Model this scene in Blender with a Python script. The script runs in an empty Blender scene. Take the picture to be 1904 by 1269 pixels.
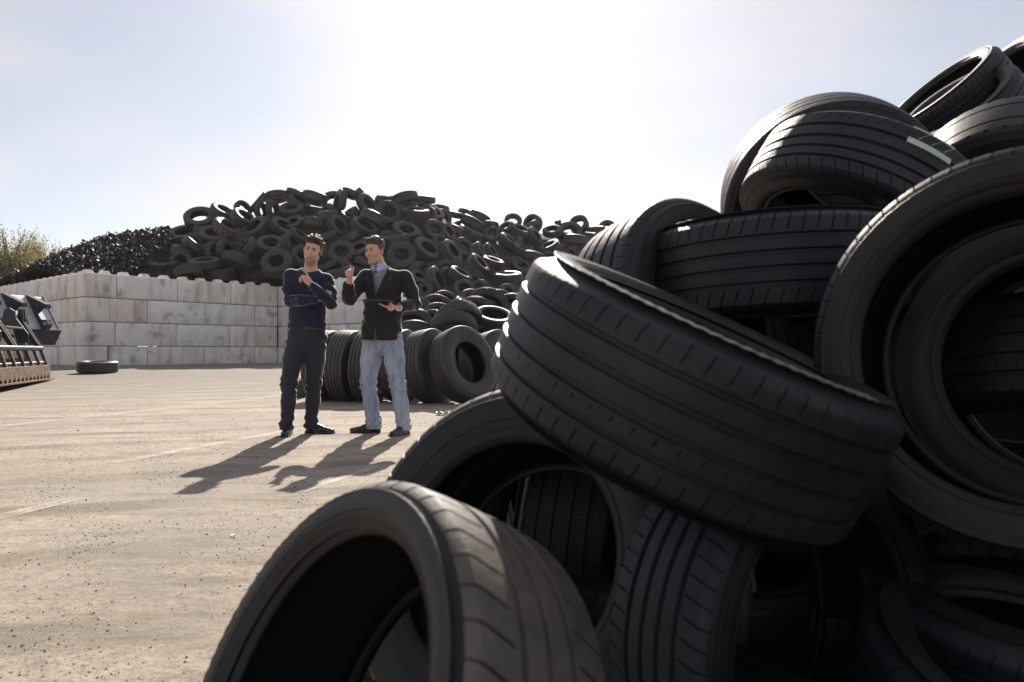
import bpy, bmesh, math, random
import numpy as np
from mathutils import Vector, Matrix

# ------------------------------------------------------------------ scene, camera, sky, sun
sc = bpy.context.scene
col = sc.collection
FPX, CAMH = 1375.0, 0.786            # focal length in photo pixels (26 mm), eye height
cam_d = bpy.data.cameras.new('camera')
cam = bpy.data.objects.new('camera', cam_d); col.objects.link(cam)
cam_d.sensor_width = 36.0
cam_d.lens = FPX * 36.0 / 1904.0
cam_d.clip_start = 0.05; cam_d.clip_end = 3000
cam.location = (0, 0, CAMH)
cam.rotation_euler = (math.radians(90) + math.atan(19.5 / FPX), 0, 0)
cam_d.dof.use_dof = True
cam_d.dof.focus_distance = 7.2
cam_d.dof.aperture_fstop = 5.0
sc.camera = cam

SUN_EL, SUN_AZ = math.radians(33.5), math.radians(-1.5)     # azimuth from +Y, positive to the right
sun_dir = Vector((math.sin(SUN_AZ) * math.cos(SUN_EL), math.cos(SUN_AZ) * math.cos(SUN_EL), math.sin(SUN_EL)))
world = bpy.data.worlds.new('World'); sc.world = world; world.use_nodes = True
wn = world.node_tree.nodes; wl = world.node_tree.links
bg = wn['Background']
sky = wn.new('ShaderNodeTexSky'); sky.sky_type = 'NISHITA'; sky.sun_disc = False
sky.sun_elevation = SUN_EL; sky.sun_rotation = SUN_AZ
sky.air_density = 1.0; sky.dust_density = 0.55; sky.ozone_density = 1.5
geo = wn.new('ShaderNodeTexCoord')
mp = wn.new('ShaderNodeMapping'); mp.inputs['Scale'].default_value = (1.0, 1.0, 2.6)
nz = wn.new('ShaderNodeTexNoise'); nz.inputs['Scale'].default_value = 2.1; nz.inputs['Detail'].default_value = 6; nz.inputs['Roughness'].default_value = 0.5
rmp = wn.new('ShaderNodeMapRange'); rmp.inputs['From Min'].default_value = 0.38; rmp.inputs['From Max'].default_value = 0.64
rmp.inputs['To Min'].default_value = 0.52; rmp.inputs['To Max'].default_value = 0.98
mixc = wn.new('ShaderNodeMix'); mixc.data_type = 'RGBA'
bw = wn.new('ShaderNodeRGBToBW')
vm = wn.new('ShaderNodeVectorMath'); vm.operation = 'SCALE'; vm.inputs[0].default_value = (1.02, 0.99, 1.045)
veil = wn.new('ShaderNodeMath'); veil.operation = 'MULTIPLY_ADD'; veil.inputs[1].default_value = 0.66; veil.inputs[2].default_value = 4.3     # thin cloud: part sun glow, part even white
wl.new(geo.outputs['Generated'], mp.inputs['Vector']); wl.new(mp.outputs['Vector'], nz.inputs['Vector'])
wl.new(nz.outputs['Fac'], rmp.inputs['Value']); wl.new(rmp.outputs['Result'], mixc.inputs['Factor'])
wl.new(sky.outputs['Color'], bw.inputs['Color']); wl.new(bw.outputs['Val'], veil.inputs[0]); wl.new(veil.outputs[0], vm.inputs['Scale'])
wl.new(sky.outputs['Color'], mixc.inputs['A']); wl.new(vm.outputs['Vector'], mixc.inputs['B'])
wl.new(mixc.outputs['Result'], bg.inputs['Color'])
bg.inputs['Strength'].default_value = 0.057

sun_d = bpy.data.lights.new('sun', 'SUN'); sun_d.energy = 5.0; sun_d.angle = math.radians(0.55); sun_d.color = (1.0, 0.91, 0.80)
sun = bpy.data.objects.new('sun', sun_d); col.objects.link(sun)
sun.rotation_euler = sun_dir.to_track_quat('Z', 'Y').to_euler()

sc.view_settings.view_transform = 'Standard'; sc.view_settings.look = 'None'
sc.view_settings.exposure = 0.88; sc.view_settings.gamma = 1.0; sc.view_settings.use_curve_mapping = False
sc.cycles.max_bounces = 6; sc.cycles.diffuse_bounces = 3; sc.cycles.glossy_bounces = 2
sc.cycles.transmission_bounces = 3; sc.cycles.volume_bounces = 0; sc.cycles.transparent_max_bounces = 6
sc.cycles.use_denoising = True
sc.cycles.caustics_reflective = False; sc.cycles.caustics_refractive = False

rnd = random.Random(7); nr = np.random.default_rng(11)

# ------------------------------------------------------------------ helpers
def px(u, v, Y):
    """photo pixel at depth Y -> world point"""
    return Vector(((u - 952) / FPX * Y, Y, CAMH - (v - 654) / FPX * Y))
def sstep(t): t = min(1, max(0, t)); return t * t * (3 - 2 * t)
def gz(x, y): return 0.33 * sstep((y - 11) / 14.0)

def tag(o, label=None, cat=None, group=None, kind=None):
    if label: o['label'] = label
    if cat: o['category'] = cat
    if group: o['group'] = group
    if kind: o['kind'] = kind
    return o
def link(o, parent=None):
    col.objects.link(o)
    if parent: o.parent = parent
    return o
def empty(name, loc=(0, 0, 0), rz=0):
    o = bpy.data.objects.new(name, None); o.empty_display_size = .1
    o.location = loc; o.rotation_euler = (0, 0, rz); return link(o)
def mesh_np(name, V, F, mat=None, smooth=None):
    me = bpy.data.meshes.new(name)
    V = np.asarray(V, dtype=np.float32)
    if isinstance(F, np.ndarray):
        n, k = F.shape
        me.vertices.add(len(V)); me.vertices.foreach_set('co', V.ravel())
        me.loops.add(n * k); me.loops.foreach_set('vertex_index', F.astype(np.int32).ravel())
        me.polygons.add(n); me.polygons.foreach_set('loop_start', np.arange(0, n * k, k, dtype=np.int32))
        me.update(calc_edges=True); me.validate()
    else:
        me.from_pydata([tuple(v) for v in V], [], F); me.update()
    if mat: me.materials.append(mat)
    if smooth is not None:
        me.polygons.foreach_set('use_smooth', np.ones(len(me.polygons), bool))
        if smooth < 3.1: me.set_sharp_from_angle(angle=smooth)
    return me
def obj(name, me, parent=None, loc=None):
    o = bpy.data.objects.new(name, me)
    if loc is not None: o.location = loc
    return link(o, parent)

class MB:
    """collects prisms, boxes and tubes into one mesh"""
    def __init__(s): s.v = []; s.f = []
    def add(s, V, F):
        b = len(s.v); s.v += [tuple(p) for p in V]; s.f += [tuple(i + b for i in q) for q in F]; return s
    def box(s, c, size, M=None):
        c = Vector(c); h = Vector(size) / 2
        V = [Vector((sx * h.x, sy * h.y, sz * h.z)) for sz in (-1, 1) for sx, sy in ((-1, -1), (1, -1), (1, 1), (-1, 1))]
        if M: V = [M @ p for p in V]
        V = [p + c for p in V]
        return s.add(V, [(3, 2, 1, 0), (4, 5, 6, 7), (0, 1, 5, 4), (1, 2, 6, 5), (2, 3, 7, 6), (3, 0, 4, 7)])
    def prism(s, poly, o, ex, ey, ez):
        """2D polygon in plane (ex, ey) at o, extruded by vector ez"""
        o, ex, ey, ez = Vector(o), Vector(ex), Vector(ey), Vector(ez); n = len(poly)
        V = [o + ex * a + ey * b for a, b in poly]; V += [p + ez for p in V]
        F = [tuple(range(n - 1, -1, -1)), tuple(range(n, 2 * n))] + [(i, (i + 1) % n, n + (i + 1) % n, n + i) for i in range(n)]
        return s.add(V, F)
    def tube(s, pts, rad, n=8):
        pts = [Vector(p) for p in pts]; rad = rad if isinstance(rad, (list, tuple)) else [rad] * len(pts)
        V = []; F = []
        for i, p in enumerate(pts):
            d = (pts[min(i + 1, len(pts) - 1)] - pts[max(i - 1, 0)]).normalized()
            a = d.cross(Vector((0, 0, 1)) if abs(d.z) < .9 else Vector((1, 0, 0))).normalized(); b = d.cross(a)
            V += [p + (a * math.cos(t) + b * math.sin(t)) * rad[i] for t in [2 * math.pi * k / n for k in range(n)]]
        for i in range(len(pts) - 1):
            for k in range(n): F.append((i * n + k, i * n + (k + 1) % n, (i + 1) * n + (k + 1) % n, (i + 1) * n + k))
        F += [tuple(range(n - 1, -1, -1)), tuple(range((len(pts) - 1) * n, len(pts) * n))]
        return s.add(V, F)
    def build(s, name, mat, parent=None, loc=None, smooth=None, bevel=0):
        me = bpy.data.meshes.new(name); me.from_pydata(s.v, [], s.f)
        bm = bmesh.new(); bm.from_mesh(me); bmesh.ops.recalc_face_normals(bm, faces=bm.faces)
        if bevel:
            bmesh.ops.bevel(bm, geom=[e for e in bm.edges if e.calc_face_angle(0) > .5], offset=bevel, segments=2, affect='EDGES', profile=.6)
        bm.to_mesh(me); bm.free()
        me.materials.append(mat)
        if smooth is not None:
            me.polygons.foreach_set('use_smooth', np.ones(len(me.polygons), bool)); me.set_sharp_from_angle(angle=smooth)
        return obj(name, me, parent, loc)

# ------------------------------------------------------------------ materials
def mat_new(name):
    m = bpy.data.materials.new(name); m.use_nodes = True
    return m, m.node_tree.nodes, m.node_tree.links, m.node_tree.nodes['Principled BSDF']
def noise(n, l, scale, detail=4, rough=.55, coord=None, mapping=None, out='Object'):
    t = n.new('ShaderNodeTexCoord'); z = n.new('ShaderNodeTexNoise')
    z.inputs['Scale'].default_value = scale; z.inputs['Detail'].default_value = detail; z.inputs['Roughness'].default_value = rough
    src = coord if coord is not None else t.outputs[out]
    if mapping:
        m = n.new('ShaderNodeMapping'); m.inputs['Scale'].default_value = mapping; l.new(src, m.inputs['Vector']); src = m.outputs['Vector']
    l.new(src, z.inputs['Vector']); return z
def ramp(n, l, src, stops):
    r = n.new('ShaderNodeValToRGB'); e = r.color_ramp.elements
    while len(e) < len(stops): e.new(.5)
    for k, (p, c) in enumerate(stops):
        e[k].position = p; e[k].color = (c, c, c, 1) if isinstance(c, (int, float)) else (*c, 1)
    l.new(src, r.inputs['Fac']); return r
def mix(n, l, fac, a, b, mode='MIX'):
    m = n.new('ShaderNodeMix'); m.data_type = 'RGBA'; m.blend_type = mode
    for inp, x in (('Factor', fac), ('A', a), ('B', b)):
        if isinstance(x, (int, float)): m.inputs[inp].default_value = x
        elif isinstance(x, tuple): m.inputs[inp].default_value = (*x, 1)
        else: l.new(x, m.inputs[inp])
    return m.outputs['Result']
def bump(n, l, b, src, strength=.3, dist=.01, prev=None):
    k = n.new('ShaderNodeBump'); k.inputs['Strength'].default_value = strength; k.inputs['Distance'].default_value = dist
    l.new(src, k.inputs['Height'])
    if prev: l.new(prev.outputs['Normal'], k.inputs['Normal'])
    l.new(k.outputs['Normal'], b.inputs['Normal']); return k

def rubber(name, base, dust, amount, rough=.55, scale=1.0, spec=.5, bs=.25):
    m, n, l, b = mat_new(name)
    oi = n.new('ShaderNodeObjectInfo'); tc = n.new('ShaderNodeTexCoord')
    add = n.new('ShaderNodeVectorMath'); add.operation = 'ADD'
    sca = n.new('ShaderNodeVectorMath'); sca.operation = 'SCALE'; sca.inputs[0].default_value = (37, 19, 53)
    l.new(oi.outputs['Random'], sca.inputs['Scale']); l.new(tc.outputs['Object'], add.inputs[0]); l.new(sca.outputs['Vector'], add.inputs[1])
    z1 = noise(n, l, 5 * scale, 6, .62, add.outputs['Vector']); z2 = noise(n, l, 60 * scale, 5, .7, add.outputs['Vector'])
    r1 = ramp(n, l, z1.outputs['Fac'], [(.38, 0), (.72, 1)])
    r2 = ramp(n, l, z2.outputs['Fac'], [(.3, .25), (.75, 1)])
    ml = n.new('ShaderNodeMath'); ml.operation = 'MULTIPLY'; l.new(r1.outputs['Color'], ml.inputs[0]); l.new(r2.outputs['Color'], ml.inputs[1])
    z3 = noise(n, l, 16 * scale, 9, .78, add.outputs['Vector'], (1.0, 1.0, 2.2)); r3 = ramp(n, l, z3.outputs['Fac'], [(.55, 0), (.68, 1)])      # scuffs and dried mud
    sm = n.new('ShaderNodeMath'); sm.operation = 'MULTIPLY_ADD'; sm.inputs[1].default_value = .38; l.new(r3.outputs['Color'], sm.inputs[0]); l.new(ml.outputs[0], sm.inputs[2])
    m2 = n.new('ShaderNodeMath'); m2.operation = 'MULTIPLY_ADD'; m2.inputs[1].default_value = amount; m2.inputs[2].default_value = amount * .16
    l.new(sm.outputs[0], m2.inputs[0])
    vr = n.new('ShaderNodeMapRange'); vr.inputs['To Min'].default_value = .75; vr.inputs['To Max'].default_value = 1.35; l.new(oi.outputs['Random'], vr.inputs['Value'])
    hs = n.new('ShaderNodeHueSaturation'); hs.inputs['Color'].default_value = (*base, 1); l.new(vr.outputs['Result'], hs.inputs['Value'])
    l.new(mix(n, l, m2.outputs[0], hs.outputs['Color'], dust), b.inputs['Base Color'])
    rr = n.new('ShaderNodeMapRange'); rr.inputs['To Min'].default_value = rough - .1; rr.inputs['To Max'].default_value = rough + .18
    l.new(z2.outputs['Fac'], rr.inputs['Value']); l.new(rr.outputs['Result'], b.inputs['Roughness'])
    b.inputs['Specular IOR Level'].default_value = spec
    bump(n, l, b, z2.outputs['Fac'], bs, .004)
    return m
RUB = (.020, .020, .024); DUST = (.20, .165, .13)
M_tread = rubber('rubber_tread', (.011, .012, .018), (.15, .135, .12), .17, .46, 1.0, .26)
M_tread_dusty = rubber('rubber_tread_dusty', (.034, .031, .030), (.26, .22, .175), .45, .5, 1.0, .6)
M_side = rubber('rubber_sidewall', (.010, .010, .013), DUST, .09, .42, 1.0, .28)
M_liner = rubber('rubber_liner', (.005, .005, .007), DUST, .03, .55, 1.0, .3)
M_far = rubber('rubber_heap', (.014, .014, .018), (.13, .115, .105), .26, .42, .5, .4)
M_far_tread = rubber('rubber_heap_tread', (.016, .016, .020), (.12, .105, .095), .28, .48, .5)
M_muddy = rubber('rubber_muddy', (.05, .042, .034), (.22, .17, .12), 1.0, .8, .6)
M_truck = rubber('rubber_truck', (.020, .019, .022), (.16, .135, .115), .42, .5, .6)

def simple(name, c, rough=.6, metal=0, nscale=None, var=.3, spec=.5, bstr=0, sheen=0):
    m, n, l, b = mat_new(name)
    b.inputs['Base Color'].default_value = (*c, 1); b.inputs['Roughness'].default_value = rough; b.inputs['Metallic'].default_value = metal
    b.inputs['Specular IOR Level'].default_value = spec
    if sheen: b.inputs['Sheen Weight'].default_value = sheen; b.inputs['Sheen Roughness'].default_value = .5
    if nscale:
        z = noise(n, l, nscale, 5, .6)
        l.new(mix(n, l, ramp(n, l, z.outputs['Fac'], [(.3, 0), (.7, 1)]).outputs['Color'], tuple(x * (1 - var) for x in c), tuple(min(1, x * (1 + var)) for x in c)), b.inputs['Base Color'])
        if bstr: bump(n, l, b, z.outputs['Fac'], bstr, .01)
    return m

def m_ground():
    m, n, l, b = mat_new('dusty_asphalt')
    z0 = noise(n, l, .35, 5, .6); z1 = noise(n, l, 1.1, 6, .65, mapping=(1, .45, 1)); z2 = noise(n, l, 14, 6, .7); z3 = noise(n, l, 110, 5, .75); zb = noise(n, l, 38, 6, .72); zp = noise(n, l, .8, 3, .5); zs = noise(n, l, 3.2, 7, .72, mapping=(.35, 1.5, 1))
    c = mix(n, l, ramp(n, l, z0.outputs['Fac'], [(.35, 0), (.68, 1)]).outputs['Color'], (.31, .265, .218), (.42, .355, .29))
    c = mix(n, l, ramp(n, l, z1.outputs['Fac'], [(.46, 0), (.66, .55)]).outputs['Color'], c, (.50, .425, .34))
    c = mix(n, l, ramp(n, l, zs.outputs['Fac'], [(.50, 0), (.70, .85)]).outputs['Color'], c, (.14, .12, .10))
    c = mix(n, l, ramp(n, l, z2.outputs['Fac'], [(.45, .0), (.70, .6)]).outputs['Color'], c, (.175, .15, .125))
    c = mix(n, l, ramp(n, l, zb.outputs['Fac'], [(.50, .0), (.66, .65)]).outputs['Color'], c, (.15, .13, .11))
    c = mix(n, l, ramp(n, l, zp.outputs['Fac'], [(.48, .0), (.62, .45)]).outputs['Color'], c, (.235, .212, .192))
    wv = n.new('ShaderNodeTexWave'); wv.inputs['Scale'].default_value = .33; wv.inputs['Distortion'].default_value = 3.5; wv.inputs['Detail'].default_value = 3; wv.inputs['Detail Scale'].default_value = .6
    tw = n.new('ShaderNodeTexCoord'); mw = n.new('ShaderNodeMapping'); mw.inputs['Rotation'].default_value = (0, 0, 1.25); l.new(tw.outputs['Object'], mw.inputs['Vector']); l.new(mw.outputs['Vector'], wv.inputs['Vector'])
    wf = n.new('ShaderNodeMath'); wf.operation = 'MULTIPLY'; l.new(ramp(n, l, wv.outputs['Fac'], [(.72, 0), (.92, .8)]).outputs['Color'], wf.inputs[0]); l.new(ramp(n, l, z1.outputs['Fac'], [(.4, 0), (.6, 1)]).outputs['Color'], wf.inputs[1])
    c = mix(n, l, wf.outputs[0], c, (.17, .147, .125))          # old wheel tracks
    c = mix(n, l, ramp(n, l, z3.outputs['Fac'], [(.3, .75), (.46, 0)]).outputs['Color'], c, (.10, .088, .076))
    c = mix(n, l, ramp(n, l, z3.outputs['Fac'], [(.6, 0), (.8, .5)]).outputs['Color'], c, (.50, .44, .37))
    # far yard is less dusty, greyer tarmac (a line across the yard, broken by noise)
    tc = n.new('ShaderNodeTexCoord'); sx = n.new('ShaderNodeSeparateXYZ'); l.new(tc.outputs['Object'], sx.inputs[0])
    ad = n.new('ShaderNodeMath'); ad.operation = 'MULTIPLY_ADD'; ad.inputs[1].default_value = 5; l.new(z0.outputs['Fac'], ad.inputs[0]); l.new(sx.outputs['Y'], ad.inputs[2])
    rg = n.new('ShaderNodeMapRange'); rg.inputs['From Min'].default_value = 13; rg.inputs['From Max'].default_value = 21; rg.inputs['To Max'].default_value = .7; l.new(ad.outputs[0], rg.inputs['Value'])
    c = mix(n, l, rg.outputs['Result'], c, (.155, .140, .132))
    l.new(c, b.inputs['Base Color']); b.inputs['Roughness'].default_value = .9; b.inputs['Specular IOR Level'].default_value = .25
    k = bump(n, l, b, z2.outputs['Fac'], .5, .02); k = bump(n, l, b, zb.outputs['Fac'], .6, .010, k); bump(n, l, b, z3.outputs['Fac'], .7, .006, k)
    return m
M_ground = m_ground()

def m_concrete():
    m, n, l, b = mat_new('cast_concrete')
    oi = n.new('ShaderNodeObjectInfo'); tc = n.new('ShaderNodeTexCoord')
    add = n.new('ShaderNodeVectorMath'); add.operation = 'ADD'; sca = n.new('ShaderNodeVectorMath'); sca.operation = 'SCALE'; sca.inputs[0].default_value = (91, 47, 67)
    l.new(oi.outputs['Random'], sca.inputs['Scale']); l.new(tc.outputs['Object'], add.inputs[0]); l.new(sca.outputs['Vector'], add.inputs[1])
    P = add.outputs['Vector']
    tone = ramp(n, l, oi.outputs['Random'], [(0, (.76, .72, .66)), (.3, (.77, .76, .74)), (.55, (.72, .66, .58)), (.8, (.80, .78, .74)), (1, (.72, .71, .71))])
    z1 = noise(n, l, 1.6, 6, .62, P); z2 = noise(n, l, 2.2, 6, .6, P, (1.5, 1.5, .22)); z3 = noise(n, l, 26, 5, .7, P); z4 = noise(n, l, 2.2, 3, .5, P)
    c = mix(n, l, ramp(n, l, z1.outputs['Fac'], [(.46, 0), (.76, .7)]).outputs['Color'], tone.outputs['Color'], (.50, .45, .40))
    c = mix(n, l, ramp(n, l, z2.outputs['Fac'], [(.52, 0), (.72, .6)]).outputs['Color'], c, (.30, .26, .22))
    c = mix(n, l, ramp(n, l, z4.outputs['Fac'], [(.60, 0), (.72, .6)]).outputs['Color'], c, (.22, .185, .19))
    c = mix(n, l, ramp(n, l, z3.outputs['Fac'], [(.28, .8), (.4, 0)]).outputs['Color'], c, (.16, .15, .145))
    l.new(c, b.inputs['Base Color']); b.inputs['Roughness'].default_value = .88; b.inputs['Specular IOR Level'].default_value = .3
    k = bump(n, l, b, z3.outputs['Fac'], .35, .012); bump(n, l, b, z1.outputs['Fac'], .4, .03, k)
    return m
M_conc = m_concrete()

# ------------------------------------------------------------------ ground, markings
def build_ground():
    xs = np.concatenate([[-900, -300, -120], np.arange(-60, 61, 4.0), [120, 300, 900]])
    ys = np.concatenate([[-300, -60, -20], np.arange(-4, 44, 1.0), [60, 120, 400, 1500]])
    V = [(x, y, gz(x, y)) for y in ys for x in xs]; nx = len(xs)
    F = [(j * nx + i, j * nx + i + 1, (j + 1) * nx + i + 1, (j + 1) * nx + i) for j in range(len(ys) - 1) for i in range(nx - 1)]
    o = obj('ground', mesh_np('ground', V, F, M_ground, 3.2)); tag(o, 'dusty beige tarmac yard with fine dark grit', None, None, 'structure')
build_ground()

def m_paint():
    m, n, l, b = mat_new('worn_road_paint')
    z = noise(n, l, 5, 7, .75); z2 = noise(n, l, 60, 4, .7)
    ad = n.new('ShaderNodeMath'); ad.operation = 'MULTIPLY_ADD'; ad.inputs[1].default_value = .55; l.new(z2.outputs['Fac'], ad.inputs[0]); l.new(z.outputs['Fac'], ad.inputs[2])
    r = ramp(n, l, ad.outputs[0], [(.62, 0), (.90, .55)]); l.new(r.outputs['Color'], b.inputs['Alpha'])
    b.inputs['Base Color'].default_value = (.62, .57, .50, 1); b.inputs['Roughness'].default_value = .8; return m
M_paint = m_paint()
def marking(u0, v0, u1, v1, w, label):
    def g(u, v):
        Y = 10
        for _ in range(12): Y = (CAMH - gz(0, Y)) * FPX / (v - 654)
        return Vector(((u - 952) / FPX * Y, Y, gz(0, Y)))
    a, c = g(u0, v0), g(u1, v1); d = (c - a); s = Vector((-d.y, d.x, 0)).normalized() * w / 2; n = 24; V = []; F = []
    for i in range(n + 1):
        p = a + d * i / n; zz = gz(p.x, p.y) + .004
        for q in (p - s, p + s): V.append((q.x, q.y, zz))
    F = [(2 * i, 2 * i + 1, 2 * i + 3, 2 * i + 2) for i in range(n)]
    o = obj('road_marking', mesh_np('road_marking', V, F, M_paint)); tag(o, label, None, None, 'structure')
marking(-60, 800, 640, 700, .13, 'long faded white line across the yard behind the men')
marking(215, 861, 560, 797, .12, 'worn pale line left of the men')
marking(-40, 972, 150, 926, .11, 'short worn white line at the left edge')
marking(560, 915, 700, 868, .06, 'pale scuffed line under the shadow of the man in the jacket')

def build_grit():
    """loose stones and rubber crumbs near the camera: real little lumps, one mass"""
    n = 60000
    Y = 1.3 + (nr.random(n) ** 1.7) * 11; X = (nr.random(n) * 1.25 - 1.02) * (Y * .75 + .6)
    keep = np.sin(X * 3.1 + 1.3 * np.sin(Y * 2.3)) * np.sin(Y * 4.7 + np.sin(X * 5.2) * 1.7) + .6 * np.sin(X * 9.7 + Y * 6.1) + nr.normal(size=n) * .8 > .25
    X, Y = X[keep], Y[keep]; n = len(X)
    s = .0009 + .0026 * nr.random(n) ** 4 + .00015 * Y; big = nr.random(n) < .004; s[big] *= 2.4
    base = np.array([(1, 0, 0), (0, 1, 0), (-1, 0, 0), (0, -1, 0), (0, 0, 1), (0, 0, -1)], float)
    fc = np.array([(0, 1, 4), (1, 2, 4), (2, 3, 4), (3, 0, 4), (1, 0, 5), (2, 1, 5), (3, 2, 5), (0, 3, 5)])
    sc3 = s[:, None] * (0.6 + nr.random((n, 3)) * np.array([1.2, 1.2, .6])); a = nr.random(n) * 6.28
    V = base[None] * sc3[:, None] * (0.7 + .6 * nr.random((n, 6, 1)))
    ca, sa = np.cos(a)[:, None], np.sin(a)[:, None]
    V = np.stack([V[..., 0] * ca - V[..., 1] * sa + X[:, None], V[..., 0] * sa + V[..., 1] * ca + Y[:, None], V[..., 2] + (sc3[:, 2] * .3)[:, None]], -1)
    F = (fc[None] + 6 * np.arange(n)[:, None, None]).reshape(-1, 3)
    me = mesh_np('grit', V.reshape(-1, 3), F, None)
    dark = nr.random(n) < .5
    c = np.where(dark[:, None], np.array([[.03, .027, .025]]), np.array([[.30, .25, .20]])) * (.6 + .8 * nr.random((n, 1)))
    ca_ = me.color_attributes.new('col', 'FLOAT_COLOR', 'POINT'); cc = np.ones((n, 6, 4), np.float32); cc[..., :3] = c[:, None]; ca_.data.foreach_set('color', cc.ravel())
    m, nn, l, b = mat_new('grit'); at = nn.new('ShaderNodeAttribute'); at.attribute_name = 'col'; l.new(at.outputs['Color'], b.inputs['Base Color']); b.inputs['Roughness'].default_value = .85
    me.materials.append(m)
    tag(obj('grit', me), 'dark rubber crumbs and small stones strewn over the yard', 'grit', None, 'stuff')
build_grit()
#@@WALL
# ------------------------------------------------------------------ concrete block wall
CA = Vector((-13.91, 23.97, 0)); D1 = Vector((.651, .758, 0)).normalized(); EA = CA + D1 * 7.07
D2 = Vector((-D1.y, D1.x, 0)); D3 = Vector((.745, -.667, 0)); BH, BT = .8, .8
ZTOP = .967 + 3 * BH - .0
def t_of_u(u, o, d):
    k = (u - 952) / FPX; return (k * o.y - o.x) / (d.x - k * d.y)
def block_mesh(L, top, out, rv):
    """block along +x from 0..L, thickness along +y, height 0..BH; front face y=0"""
    g = .010; b = bmesh.new(); e = .022
    def bx(x0, x1, y0, y1, z0, z1):
        r = bmesh.ops.create_cube(b, size=1)['verts']
        for v in r: v.co = Vector((x0 + (v.co.x + .5) * (x1 - x0), y0 + (v.co.y + .5) * (y1 - y0), z0 + (v.co.z + .5) * (z1 - z0)))
        return r
    bx(g, L - g, out, BT + out, g, BH - g)
    bmesh.ops.bevel(b, geom=list(b.edges), offset=e, segments=2, affect='EDGES', profile=.5)
    if top:     # moulded studs along the top
        n = max(1, round(L / .66)); w = L / n
        for i in range(n):
            for yy in (.22,):
                x0 = (i + .5) * w; r = bx(x0 - .18, x0 + .18, out + yy, out + yy + .36, BH - .02, BH + .125)
                for v in r:
                    if v.co.z > BH: v.co.x = x0 + (v.co.x - x0) * .55; v.co.y = out + yy + .15 + (v.co.y - out - yy - .15) * .65
    me = bpy.data.meshes.new('block'); b.to_mesh(me); b.free(); me.materials.append(M_conc)
    me.polygons.foreach_set('use_smooth', np.ones(len(me.polygons), bool)); me.set_sharp_from_angle(angle=.6); return me
wall = empty('concrete_block_wall', (CA.x, CA.y, gz(CA.x, CA.y)))
tag(wall, 'pale stacked concrete block wall with studded top holding back the tyre heap', 'wall')
def place_block(o, d, t0, t1, row, out=0.0, nrm=None):
    z = ZTOP - (row + 1) * BH
    me = block_mesh(t1 - t0, row == 0, out, 0)
    ob = bpy.data.objects.new('block', me); link(ob, wall)
    y = nrm; M = Matrix(((d.x, y.x, 0, 0), (d.y, y.y, 0, 0), (0, 0, 1, 0), (0, 0, 0, 1)))
    p = o + d * t0 - wall.location; M.translation = Vector((p.x, p.y, z - wall.location.z)); ob.matrix_local = M
ROWS = [[None, 216.5, 330, 429, 517], [None, 274, 380, 474, 517], [None, 214, 327.6, 427, 517], [None, 273.5, 379.5, 473, 517]]
for r, us in enumerate(ROWS):
    ts = [0 if r % 2 == 0 else BT + .002] + [t_of_u(u, CA, D1) for u in us[1:-1]] + [7.07]
    for a, b_ in zip(ts, ts[1:]): place_block(CA, D1, a, b_, r, rnd.uniform(-.012, .012) - (.03 if r == 3 else 0), D2)
    # left return wall, seen receding to the left
    t = BT + .002 if r % 2 == 0 else 0; first = 1.5 if r % 2 == 0 else 2.0
    while t < 19:
        L = first if first else 2.0; first = None
        # local x runs towards the corner so that the thickness points away from the camera
        place_block(CA + D2 * (t + L), -D2, 0, L, r, rnd.uniform(-.012, .012) - (.05 if r == 3 else 0), D1); t += L
    t = 0 if r % 2 == 0 else 0; first = .75 if r % 2 == 0 else 1.75
    while t < 6.1:
        L = first if first else 2.0; first = None
        place_block(EA + D1 * .003, D3, t, t + L, r, rnd.uniform(-.012, .012), Vector((.667, .745, 0))); t += L

# ------------------------------------------------------------------ heap relief (world-space height of the tyre and shred heaps)
def W3(u, v, Y, dz=0): p = px(u, v, Y); return Vector((p.x, p.y, p.z + dz))
RIDGE = [W3(*a) for a in ((335, 425, 31.5, -.2), (440, 380, 32.5, -.1), (545, 364, 33.5, -.1), (640, 362, 34, -.1), (765, 365, 34.5, -.1), (840, 396, 36, -.05), (960, 412, 38, 0), (1135, 420, 40.5, 0))]
SHRED = [W3(308, 420, 31.5), W3(200, 436, 32.5), W3(100, 475, 34.0), W3(0, 528, 35.5), W3(-120, 580, 38)]
def ridge_h(x, y, R, slope):
    best = -9
    for a, b in zip(R, R[1:]):
        dx, dy = b.x - a.x, b.y - a.y; t = ((x - a.x) * dx + (y - a.y) * dy) / (dx * dx + dy * dy); t = min(1, max(0, t))
        d = math.hypot(x - a.x - dx * t, y - a.y - dy * t); best = max(best, a.z + (b.z - a.z) * t - slope * d)
    return best
def heap_h(x, y): return max(ridge_h(x, y, RIDGE, .74), gz(x, y) - .5)
def hit(u, v):
    best = (9, 36)
    Y = 20.0
    while Y < 60:
        p = px(u, v, Y); d = p.z - heap_h(p.x, p.y)
        if d <= 0: return Y
        if d < best[0]: best = (d, Y)
        Y += .15
    return best[1]
def core_mesh(name, hfun, x0, x1, y0, y1, step, mat, dz):
    xs = np.arange(x0, x1, step); ys = np.arange(y0, y1, step); nx = len(xs)
    V = [(x, y, hfun(x, y) + dz + .35 * (nr.random() - .5)) for y in ys for x in xs]
    F = []
    for j in range(len(ys) - 1):
        for i in range(nx - 1):
            q = (j * nx + i, j * nx + i + 1, (j + 1) * nx + i + 1, (j + 1) * nx + i)
            if max(V[k][2] for k in q) > 0.0 and not any(inside_wall(V[k]) for k in q): F.append(q)
    return obj(name, mesh_np(name, V, F, mat))
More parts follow.
